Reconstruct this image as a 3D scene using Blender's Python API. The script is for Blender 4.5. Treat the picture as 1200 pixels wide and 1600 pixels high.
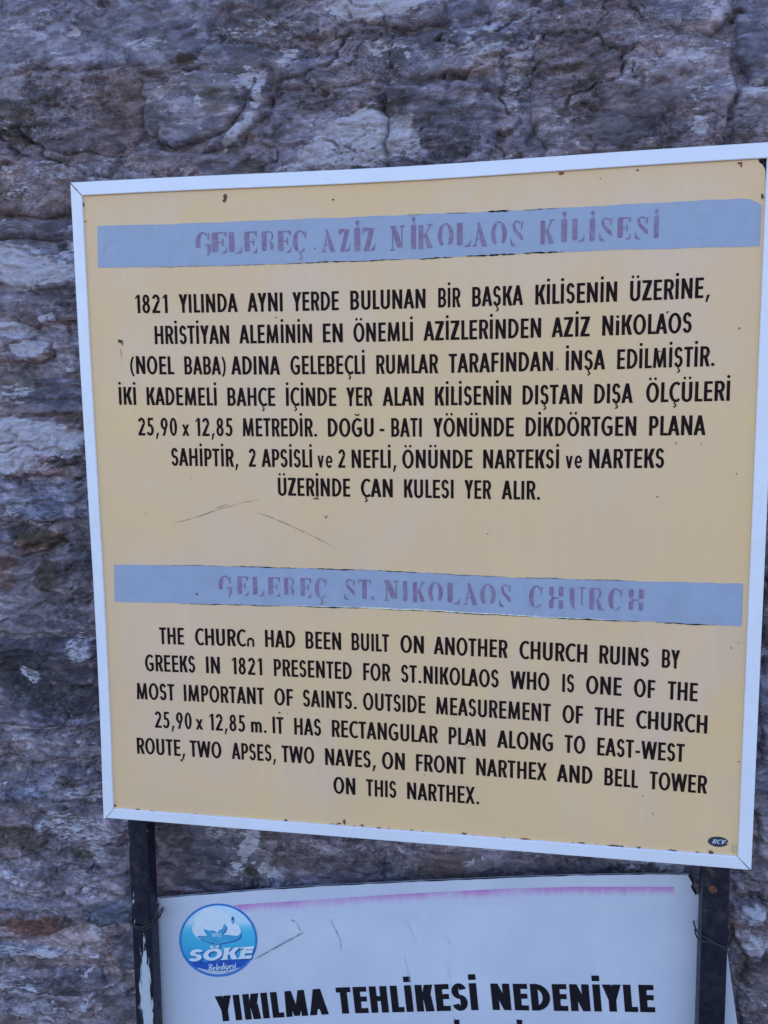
import bpy, math, random
import numpy as np
from mathutils import Matrix, Vector

for o in list(bpy.data.objects):
    bpy.data.objects.remove(o)
scene = bpy.context.scene
COL = scene.collection

# ------------------------------------------------------------------ camera
cd = bpy.data.cameras.new('camera')
cam = bpy.data.objects.new('camera', cd); COL.objects.link(cam)
cam.matrix_world = Matrix(((0.983011, -0.013264, 0.183069, 0.71428),
    (0.183255, 0.127385, -0.974777, -1.29462),
    (-0.010391, 0.991765, 0.127652, 1.62907), (0, 0, 0, 1)))
cd.sensor_fit = 'VERTICAL'; cd.sensor_height = 32.0; cd.lens = 28.3380
cd.clip_start = 0.05; cd.clip_end = 500
scene.camera = cam

# ------------------------------------------------------------------ daylight in open shade
SUN_EL, SUN_AZ = math.radians(38), math.radians(25)      # the sun stands behind the wall
w = bpy.data.worlds.new('World'); scene.world = w; w.use_nodes = True
nt = w.node_tree
bg = nt.nodes['Background']
sky = nt.nodes.new('ShaderNodeTexSky'); sky.sky_type = 'NISHITA'; sky.sun_disc = False
sky.sun_elevation = SUN_EL; sky.sun_rotation = SUN_AZ
sky.air_density = 1.0; sky.dust_density = 0.8; sky.ozone_density = 3.0
nt.links.new(sky.outputs[0], bg.inputs[0]); bg.inputs[1].default_value = 0.15
sd = bpy.data.lights.new('sun', 'SUN'); sun = bpy.data.objects.new('sun', sd); COL.objects.link(sun)
sd.energy = 3.0; sd.angle = math.radians(0.5); sd.color = (1, 0.95, 0.88)
sdir = Vector((math.sin(SUN_AZ)*math.cos(SUN_EL), math.cos(SUN_AZ)*math.cos(SUN_EL), math.sin(SUN_EL)))
sun.rotation_euler = sdir.to_track_quat('Z', 'Y').to_euler()
sun.location = (0, 4, 8)
vs = scene.view_settings
vs.view_transform = 'Standard'; vs.look = 'None'; vs.gamma = 1; vs.use_curve_mapping = False
vs.exposure = 1.95
scene.render.engine = 'CYCLES'

# ------------------------------------------------------------------ helpers
def link(name, me, mat=None, parent=None):
    o = bpy.data.objects.new(name, me); COL.objects.link(o)
    if mat is not None and me is not None and not me.materials:
        me.materials.append(mat)
    if parent is not None:
        o.parent = parent
    return o
def tag(o, label=None, cat=None, group=None, kind=None):
    if label: o['label'] = label
    if cat: o['category'] = cat
    if group: o['group'] = group
    if kind: o['kind'] = kind
    return o
def empty(name, loc=(0, 0, 0)):
    o = bpy.data.objects.new(name, None); COL.objects.link(o); o.location = loc
    o.empty_display_size = 0.05
    return o
def mesh(name, v, f, smooth=False):
    me = bpy.data.meshes.new(name); me.from_pydata(v, [], f); me.update()
    if smooth:
        me.polygons.foreach_set('use_smooth', [True]*len(me.polygons))
    return me
def grid_mesh(name, V, quads, smooth=True):
    me = bpy.data.meshes.new(name)
    n = len(quads)
    me.vertices.add(len(V)); me.vertices.foreach_set('co', np.ascontiguousarray(V, dtype=np.float32).ravel())
    me.loops.add(n*4); me.loops.foreach_set('vertex_index', np.ascontiguousarray(quads, dtype=np.int32).ravel())
    me.polygons.add(n)
    me.polygons.foreach_set('loop_start', np.arange(0, n*4, 4, dtype=np.int32))
    me.polygons.foreach_set('loop_total', np.full(n, 4, dtype=np.int32))
    me.polygons.foreach_set('use_smooth', np.full(n, smooth))
    me.update(calc_edges=True)
    return me
def place(o, loc):
    """children are written in world coordinates; keep them so under a parent standing elsewhere"""
    o.location = loc
def adopt(parent, kids):
    for k in kids:
        k.parent = parent
        k.matrix_parent_inverse = Matrix.Translation(-Vector(parent.location))

# node helper
class N:
    def __init__(s, name, rough=0.6, spec=0.4):
        s.m = bpy.data.materials.new(name); s.m.use_nodes = True
        s.t = s.m.node_tree; s.b = s.t.nodes['Principled BSDF']
        s.b.inputs['Roughness'].default_value = rough
        s.b.inputs['Specular IOR Level'].default_value = spec
    def n(s, typ, **kw):
        x = s.t.nodes.new(typ)
        for k, v in kw.items(): setattr(x, k, v)
        return x
    def l(s, a, b): s.t.links.new(a, b)
    def coord(s, scale=(1, 1, 1), loc=(0, 0, 0), rot=(0, 0, 0)):
        g = s.n('ShaderNodeNewGeometry'); mp = s.n('ShaderNodeMapping')
        mp.inputs['Scale'].default_value = scale; mp.inputs['Location'].default_value = loc
        mp.inputs['Rotation'].default_value = rot
        s.l(g.outputs['Position'], mp.inputs['Vector']); return mp.outputs[0]
    def noise(s, vec, scale, detail=4, rough=0.55, dist=0.0):
        x = s.n('ShaderNodeTexNoise'); x.inputs['Scale'].default_value = scale
        x.inputs['Detail'].default_value = detail; x.inputs['Roughness'].default_value = rough
        x.inputs['Distortion'].default_value = dist
        s.l(vec, x.inputs['Vector']); return x.outputs['Fac']
    def ramp(s, fac, stops):
        x = s.n('ShaderNodeValToRGB'); e = x.color_ramp.elements
        while len(e) < len(stops): e.new(0.5)
        for q, (p, c) in zip(e, stops):
            q.position = p; q.color = (*c, 1) if len(c) == 3 else c
        s.l(fac, x.inputs[0]); return x.outputs[0]
    def step(s, fac, a, b, lo=0.0, hi=1.0):
        x = s.n('ShaderNodeMapRange'); x.interpolation_type = 'SMOOTHSTEP'
        x.inputs[1].default_value = a; x.inputs[2].default_value = b
        x.inputs[3].default_value = lo; x.inputs[4].default_value = hi
        s.l(fac, x.inputs[0]); return x.outputs[0]
    def math(s, op, a, b=None):
        x = s.n('ShaderNodeMath', operation=op)
        for i, v in enumerate((a, b)):
            if v is None: continue
            if isinstance(v, (int, float)): x.inputs[i].default_value = v
            else: s.l(v, x.inputs[i])
        return x.outputs[0]
    def mix(s, fac, a, b, mode='MIX'):
        x = s.n('ShaderNodeMix', data_type='RGBA', blend_type=mode)
        for i, v in ((0, fac), (6, a), (7, b)):
            if isinstance(v, (int, float)): x.inputs[i].default_value = v
            elif isinstance(v, tuple): x.inputs[i].default_value = (*v, 1)
            else: s.l(v, x.inputs[i])
        return x.outputs[2]
    def bump(s, h, dist, strength=1.0):
        x = s.n('ShaderNodeBump'); x.inputs['Distance'].default_value = dist
        x.inputs['Strength'].default_value = strength
        s.l(h, x.inputs['Height']); s.l(x.outputs[0], s.b.inputs['Normal'])
    def col(s, c):
        if isinstance(c, tuple): s.b.inputs['Base Color'].default_value = (*c, 1)
        else: s.l(c, s.b.inputs['Base Color'])
        return s.m
    def rgh(s, v): s.l(v, s.b.inputs['Roughness'])

# ------------------------------------------------------------------ materials
def mat_stone():
    k = N('weathered_stone', 0.82, 0.32)
    at = k.n('ShaderNodeAttribute', attribute_name='rock'); lm = at.outputs['Alpha']
    c = k.coord((1, 1, 1)); c2 = k.coord((1, 1, 3.2), (3, 0, 1))
    f1 = k.noise(c2, 260, 5, 0.7); f2 = k.noise(c, 620, 3, 0.6); f3 = k.noise(c, 120, 4, 0.65, 0.4)
    f4 = k.noise(k.coord((1, 1, 2.0), (8, 3, 1)), 48, 6, 0.74, 0.7)
    v = k.math('ADD', k.step(f1, 0.25, 0.75, 0.62, 1.38), k.step(f3, 0.3, 0.7, -0.20, 0.20))
    v = k.math('MULTIPLY', v, k.step(f4, 0.32, 0.70, 0.62, 1.50))
    calm = k.step(k.noise(k.coord((1, 1, 1.5), (2, 9, 4)), 7, 3, 0.6), 0.40, 0.60)
    v = k.math('ADD', 1.0, k.math('MULTIPLY', k.math('SUBTRACT', v, 1.0), k.math('ADD', 0.45, k.math('MULTIPLY', calm, 0.75))))
    f5 = k.noise(k.coord((1, 1, 2.4), (8, 3, 1)), 15, 5, 0.62, 1.2)
    v = k.math('MULTIPLY', v, k.step(f5, 0.40, 0.62, 0.70, 1.32))
    colr = k.mix(1.0, at.outputs['Color'], v, 'MULTIPLY')
    # tiny pale lime grains
    g = k.math('MULTIPLY', k.step(f2, 0.58, 0.66), k.math('MULTIPLY', k.step(f3, 0.45, 0.60), k.math('ADD', 0.25, calm)))
    colr = k.mix(k.math('MINIMUM', k.math('MULTIPLY', g, 0.8), 1.0), colr, (0.66, 0.57, 0.66))
    # lime bloom: broken up by grain, so its edge is crisp and crumbly
    wv = k.noise(k.coord((1, 1, 2.2), (1, 5, 2)), 75, 6, 0.72, 0.8); ws = k.noise(k.coord((1, 1, 5.5), (4, 1, 7)), 52, 5, 0.7, 0.5)
    q = k.math('ADD', lm, k.math('MULTIPLY', k.math('SUBTRACT', wv, 0.5), 1.5))
    q = k.math('ADD', q, k.math('MULTIPLY', k.math('MULTIPLY', k.math('SUBTRACT', ws, 0.5), 1.6), k.math('ADD', 0.35, calm)))
    lime = k.mix(k.step(f4, 0.35, 0.62), (0.66, 0.565, 0.665), (0.81, 0.72, 0.82))
    m1 = k.step(q, 0.30, 0.58, 0.0, 0.94)
    colr = k.mix(m1, colr, lime)
    dk = k.noise(k.coord((1, 1, 2.6), (11, 5, 2)), 62, 5, 0.7, 0.6)
    colr = k.mix(k.math('MULTIPLY', k.step(dk, 0.56, 0.66, 0.0, 0.50), k.math('SUBTRACT', 1.0, k.math('MULTIPLY', m1, 0.7))), colr, (0.050, 0.042, 0.048))
    k.col(colr)
    k.rgh(k.step(f3, 0.3, 0.7, 0.62, 0.92))
    hh = k.math('ADD', k.math('MULTIPLY', f1, 0.8), k.math('MULTIPLY', f2, 0.35))
    hh = k.math('ADD', hh, k.math('ADD', k.math('MULTIPLY', wv, 1.4), k.math('MULTIPLY', dk, -0.9)))
    k.bump(hh, 0.0062, 1.0)
    return k.m
def mat_board():
    k = N('faded_cream_board', 0.5, 0.35)
    c = k.coord(); st = k.coord((1, 1, 0.06)); big = k.noise(c, 5.5, 4, 0.55, 0.6)
    col = k.ramp(big, [(0.30, (0.66, 0.42, 0.295)), (0.52, (0.7, 0.43, 0.275)), (0.72, (0.74, 0.45, 0.24))])
    s = k.noise(st, 55, 3, 0.6)
    col = k.mix(k.step(s, 0.50, 0.72, 0, 0.16), col, (0.72, 0.55, 0.42))
    s2 = k.noise(st, 140, 2, 0.6)
    col = k.mix(k.step(s2, 0.35, 0.65, 0.0, 0.10), col, (0.52, 0.40, 0.22))
    # warmer rim along the frame
    g = k.n('ShaderNodeNewGeometry'); sp = k.n('ShaderNodeSeparateXYZ'); k.l(g.outputs['Position'], sp.inputs[0])
    wob = k.math('MULTIPLY', k.math('SUBTRACT', k.noise(c, 14, 3), 0.5), 0.08)
    dx = k.math('SUBTRACT', 0.5, k.math('ABSOLUTE', k.math('SUBTRACT', sp.outputs[0], 0.5)))
    dz = k.math('SUBTRACT', 0.5, k.math('ABSOLUTE', k.math('SUBTRACT', sp.outputs[2], 1.45)))
    d = k.math('ADD', k.math('MINIMUM', dx, dz), wob)
    col = k.mix(k.step(d, 0.015, 0.085, 0.55, 0.0), col, (0.68, 0.42, 0.22))
    blt = k.noise(k.coord((1, 1, .7), (3, 3, 9)), 3.2, 5, 0.62, 1.0)
    col = k.mix(k.step(blt, 0.36, 0.62, 0.0, 0.60), col, (0.70, 0.425, 0.205))
    dust = k.noise(c, 330, 3, 0.7)
    col = k.mix(k.step(dust, 0.64, 0.74, 0, 0.30), col, (0.42, 0.33, 0.22))
    yel = k.noise(k.coord((1, 1, 1), (7, 2, 5)), 19, 2, 0.5)
    col = k.mix(k.step(yel, 0.66, 0.78, 0, 0.45), col, (0.72, 0.49, 0.19))
    k.col(col); k.rgh(k.step(big, 0.3, 0.7, 0.42, 0.6))
    k.bump(k.noise(c, 160, 3), 0.0006, 0.25)
    return k.m
def mat_plain(name, c, rough=0.5, spec=0.4, amt=0.10, sc=60, metal=0.0, bump=0.0):
    k = N(name, rough, spec); v = k.coord(); n1 = k.noise(v, sc, 4, 0.6)
    n2 = k.noise(v, sc*7, 2, 0.6)
    m = k.math('ADD', k.step(n1, 0.3, 0.7, 1-amt, 1+amt), k.step(n2, 0.3, 0.7, -amt*0.4, amt*0.4))
    k.col(k.mix(1.0, c, m, 'MULTIPLY')); k.b.inputs['Metallic'].default_value = metal
    k.rgh(k.step(n1, 0.3, 0.7, max(0.05, rough-0.08), min(1, rough+0.08)))
    if bump: k.bump(n1, bump, 0.5)
    return k.m
def mat_white_sheet():
    k = N('white_coated_sheet', 0.42, 0.4); c = k.coord()
    n1 = k.noise(c, 7, 4, 0.6); col = k.mix(k.step(n1, 0.35, 0.7), (0.475, 0.455, 0.54), (0.53, 0.505, 0.58))
    n2 = k.noise(k.coord((1, 1, 0.15)), 40, 3, 0.6)
    col = k.mix(k.step(n2, 0.5, 0.75, 0, 0.18), col, (0.52, 0.55, 0.60))
    n3 = k.noise(c, 260, 2, 0.6)
    col = k.mix(k.step(n3, 0.70, 0.76, 0, 0.5), col, (0.34, 0.34, 0.40))
    k.col(col); k.bump(n1, 0.004, 0.3); return k.m
def mat_post():
    k = N('black_painted_steel', 0.45, 0.36); c = k.coord()
    n1 = k.noise(c, 25, 4, 0.6); n2 = k.noise(c, 90, 4, 0.7)
    st = k.noise(k.coord((1, 1, 0.12), (2, 0, 0)), 160, 4, 0.65)
    g = k.n('ShaderNodeNewGeometry'); sp = k.n('ShaderNodeSeparateXYZ'); k.l(g.outputs['Position'], sp.inputs[0])
    col = k.mix(k.step(n1, 0.35, 0.7), (0.005, 0.005, 0.013), (0.011, 0.011, 0.022))
    rust = k.math('MULTIPLY', k.step(n1, 0.52, 0.66), k.step(n2, 0.42, 0.6))
    rz = k.step(sp.outputs[2], 0.80, 0.95, 0.10, 0.75)
    col = k.mix(k.math('MULTIPLY', rust, rz), col, (0.10, 0.045, 0.028))
    n4 = k.noise(k.coord((1, 1, 0.4), (5, 5, 5)), 130, 2, 0.5)
    col = k.mix(k.step(n4, 0.74, 0.77, 0, 0.85), col, (0.42, 0.42, 0.44))      # little paint chips
    # worn patch of older white paint low on the left post
    wx = k.math('ABSOLUTE', k.math('SUBTRACT', sp.outputs[0], 0.0535))
    hw = k.step(sp.outputs[2], 0.60, 0.775, 0.0125, -0.001)
    dd = k.math('SUBTRACT', hw, wx)
    edge = k.math('ADD', dd, k.math('MULTIPLY', k.math('SUBTRACT', st, 0.52), 0.034))
    left = k.step(sp.outputs[0], 0.3, 0.31, 1, 0)
    front = k.step(sp.outputs[1], 0.018, 0.020, 1, 0)
    top = k.step(sp.outputs[2], 0.765, 0.785, 1, 0)
    msk = k.math('MULTIPLY', k.math('MULTIPLY', k.math('MULTIPLY', k.step(edge, 0.0, 0.0015), left), front), top)
    # bare streaks down the left edge of the same post
    ed = k.math('MULTIPLY', k.step(wx, 0.0135, 0.0150), k.step(k.noise(k.coord((1, 1, 0.25), (9, 1, 1)), 60, 4, 0.7), 0.57, 0.60))
    ed = k.math('MULTIPLY', k.math('MULTIPLY', ed, left), k.step(sp.outputs[0], 0.045, 0.046, 1, 0))
    msk = k.math('MAXIMUM', msk, ed)
    col = k.mix(msk, col, (0.40, 0.40, 0.45)); k.col(col)
    k.rgh(k.step(n2, 0.3, 0.7, 0.34, 0.6)); k.bump(k.math('SUBTRACT', k.math('MULTIPLY', n2, 0.4), k.math('MULTIPLY', msk, 0.3)), 0.0010, 0.5)
    return k.m
def mat_faded(name, c, under, sc=210, lo=0.36, hi=0.54, keep=0.72):
    """pigment worn thin so that what is under it shows through in specks"""
    k = N(name, 0.55, 0.3); v = k.coord()
    a = k.noise(v, sc, 3, 0.7); b = k.noise(v, 60, 3, 0.6)
    f = k.math('MULTIPLY', k.step(a, lo, hi, keep, 1.0), k.step(b, 0.25, 0.6, 0.7, 1.0))
    k.col(k.mix(f, under, c)); return k.m
def mat_pink():
    k = N('faded_pink_ink', 0.45, 0.35); v = k.coord()
    g = k.n('ShaderNodeAttribute', attribute_name='fade')
    s = k.noise(k.coord((1, 1, 0.05)), 90, 4, 0.7); b = k.noise(v, 14, 3)
    a = k.math('SUBTRACT', k.math('ADD', g.outputs['Fac'], k.math('MULTIPLY', s, 0.8)), 0.72)
    f = k.math('MULTIPLY', k.step(a, 0.0, 0.75), k.step(b, 0.3, 0.6, 0.45, 1.0))
    k.col(k.mix(f, (0.5, 0.48, 0.565), (0.46, 0.17, 0.40))); return k.m
def mat_badge():
    k = N('printed_blue_badge', 0.4, 0.4)
    g = k.n('ShaderNodeAttribute', attribute_name='fade')
    v = k.coord(); n = k.noise(v, 60, 3)
    f = k.math('ADD', g.outputs['Fac'], k.math('MULTIPLY', k.math('SUBTRACT', n, 0.5), 0.03))
    c = k.ramp(f, [(0.0, (0.02, 0.12, 0.42)), (0.22, (0.035, 0.24, 0.48)), (0.45, (0.055, 0.35, 0.54)), (0.60, (0.07, 0.40, 0.56)), (0.68, (0.16, 0.46, 0.62)), (0.75, (0.46, 0.58, 0.70)), (1.0, (0.52, 0.62, 0.72))])
    k.col(c); return k.m

M = dict(
    stone=mat_stone(), board=mat_board(), post=mat_post(), sheet=mat_white_sheet(),
    frame=mat_plain('white_powder_coated_aluminium', (0.675, 0.63, 0.69), 0.38, 0.45, 0.03, 9),
    band=mat_plain('blue_vinyl_band', (0.29, 0.31, 0.405), 0.5, 0.3, 0.05, 30),
    gap=mat_plain('dark_gap', (0.012, 0.011, 0.014), 0.8, 0.2),
    ink=mat_plain('black_vinyl_lettering', (0.017, 0.008, 0.009), 0.75, 0.05, 0.15, 90),
    violet=mat_faded('worn_violet_lettering', (0.205, 0.11, 0.20), (0.29, 0.31, 0.405)),
    blk=mat_plain('black_printed_letter', (0.009, 0.007, 0.011), 0.6, 0.15, 0.1, 80),
    dirt=mat_plain('rust_and_grime', (0.11, 0.055, 0.042), 0.8, 0.15, 0.5, 300),
    rust=mat_plain('orange_rust', (0.26, 0.08, 0.04), 0.85, 0.2, 0.4, 300),
    pale=mat_plain('pale_scuff_and_highlight', (0.72, 0.66, 0.52), 0.6, 0.3, 0.1, 200),  # scuffs, and the painted highlight on the second heading band
    halo=mat_faded('rust_stain', (0.42, 0.26, 0.13), (0.66, 0.48, 0.25), 200, 0.35, 0.7, 0.1),
    scratch=mat_plain('grey_scratch', (0.20, 0.17, 0.18), 0.7, 0.3, 0.3, 300),
    scuff=mat_plain('faint_brown_scratch', (0.36, 0.235, 0.16), 0.7, 0.2, 0.3, 300),
    wire=mat_plain('rusty_tie_wire', (0.022, 0.016, 0.018), 0.6, 0.4, 0.3, 200),
    pink=mat_pink(), badge=mat_badge(),
    ring=mat_plain('badge_blue_ring', (0.035, 0.16, 0.44), 0.4, 0.4, 0.06, 60),
    navy=mat_plain('badge_navy_wave', (0.02, 0.075, 0.36), 0.4, 0.4, 0.08, 60),
    tail=mat_plain('badge_mid_blue', (0.06, 0.29, 0.48), 0.4, 0.4, 0.08, 90),
    bwhite=mat_plain('badge_white', (0.60, 0.62, 0.68), 0.4, 0.4, 0.04, 60),
    bshade=mat_plain('badge_deep_blue', (0.03, 0.09, 0.26), 0.4, 0.4, 0.08, 60),
    bgrey=mat_plain('badge_grey', (0.40, 0.42, 0.52), 0.4, 0.4, 0.04, 60),
    rcv=mat_plain('dark_emblem', (0.028, 0.030, 0.044), 0.45, 0.4, 0.1, 90),
    steel=mat_plain('rusted_bolt', (0.13, 0.045, 0.03), 0.75, 0.3, 0.4, 200, 0.2),
    ground=mat_plain('dry_earth', (0.10, 0.075, 0.055), 0.95, 0.15, 0.35, 3, 0.0, 0.03),
    plaster=mat_plain('plain_masonry', (0.17, 0.145, 0.15), 0.9, 0.2, 0.25, 8),
)

# ------------------------------------------------------------------ numeric noise
def _hash(ix, iy, seed):
    h = (ix.astype(np.int64)*374761393 + iy.astype(np.int64)*668265263 + seed*144665) & 0xFFFFFFFF
    h = ((h ^ (h >> 13))*1274126177) & 0xFFFFFFFF
    h = ((h ^ (h >> 16))*2246822519) & 0xFFFFFFFF
    return ((h ^ (h >> 15)) & 0xFFFF).astype(np.float32)/65535.0
def gn(x, y, seed=0):
    """gradient noise, about -1..1"""
    ix = np.floor(x); iy = np.floor(y); fx = (x-ix).astype(np.float32); fy = (y-iy).astype(np.float32)
    ix = ix.astype(np.int64); iy = iy.astype(np.int64)
    u = fx*fx*fx*(fx*(fx*6-15)+10); v = fy*fy*fy*(fy*(fy*6-15)+10)
    def g(dx, dy):
        a = _hash(ix+dx, iy+dy, seed)*6.2831853
        return np.cos(a)*(fx-dx)+np.sin(a)*(fy-dy)
    a = g(0, 0); b = g(1, 0); c = g(0, 1); d = g(1, 1)
    return (a+(b-a)*u + ((c+(d-c)*u)-(a+(b-a)*u))*v)*1.5
def fbm(x, y, o=4, seed=0, gain=0.5, lac=2.03):
    s = 0; a = 1; n = 0
    for i in range(o):
        s = s+a*gn(x, y, seed+i*17); n += a; a *= gain; x = x*lac+3.1; y = y*lac+1.7
    return s/n
def ridge(x, y, o=4, seed=0, gain=0.55):
    s = 0; a = 1; n = 0
    for i in range(o):
        s = s+a*(1-np.abs(gn(x, y, seed+i*13))*1.6); n += a; a *= gain; x = x*2.07+1.3; y = y*2.07+5.2
    return s/n
def sm(x, a, b):
    t = np.clip((x-a)/(b-a), 0, 1); return t*t*(3-2*t)

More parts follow.
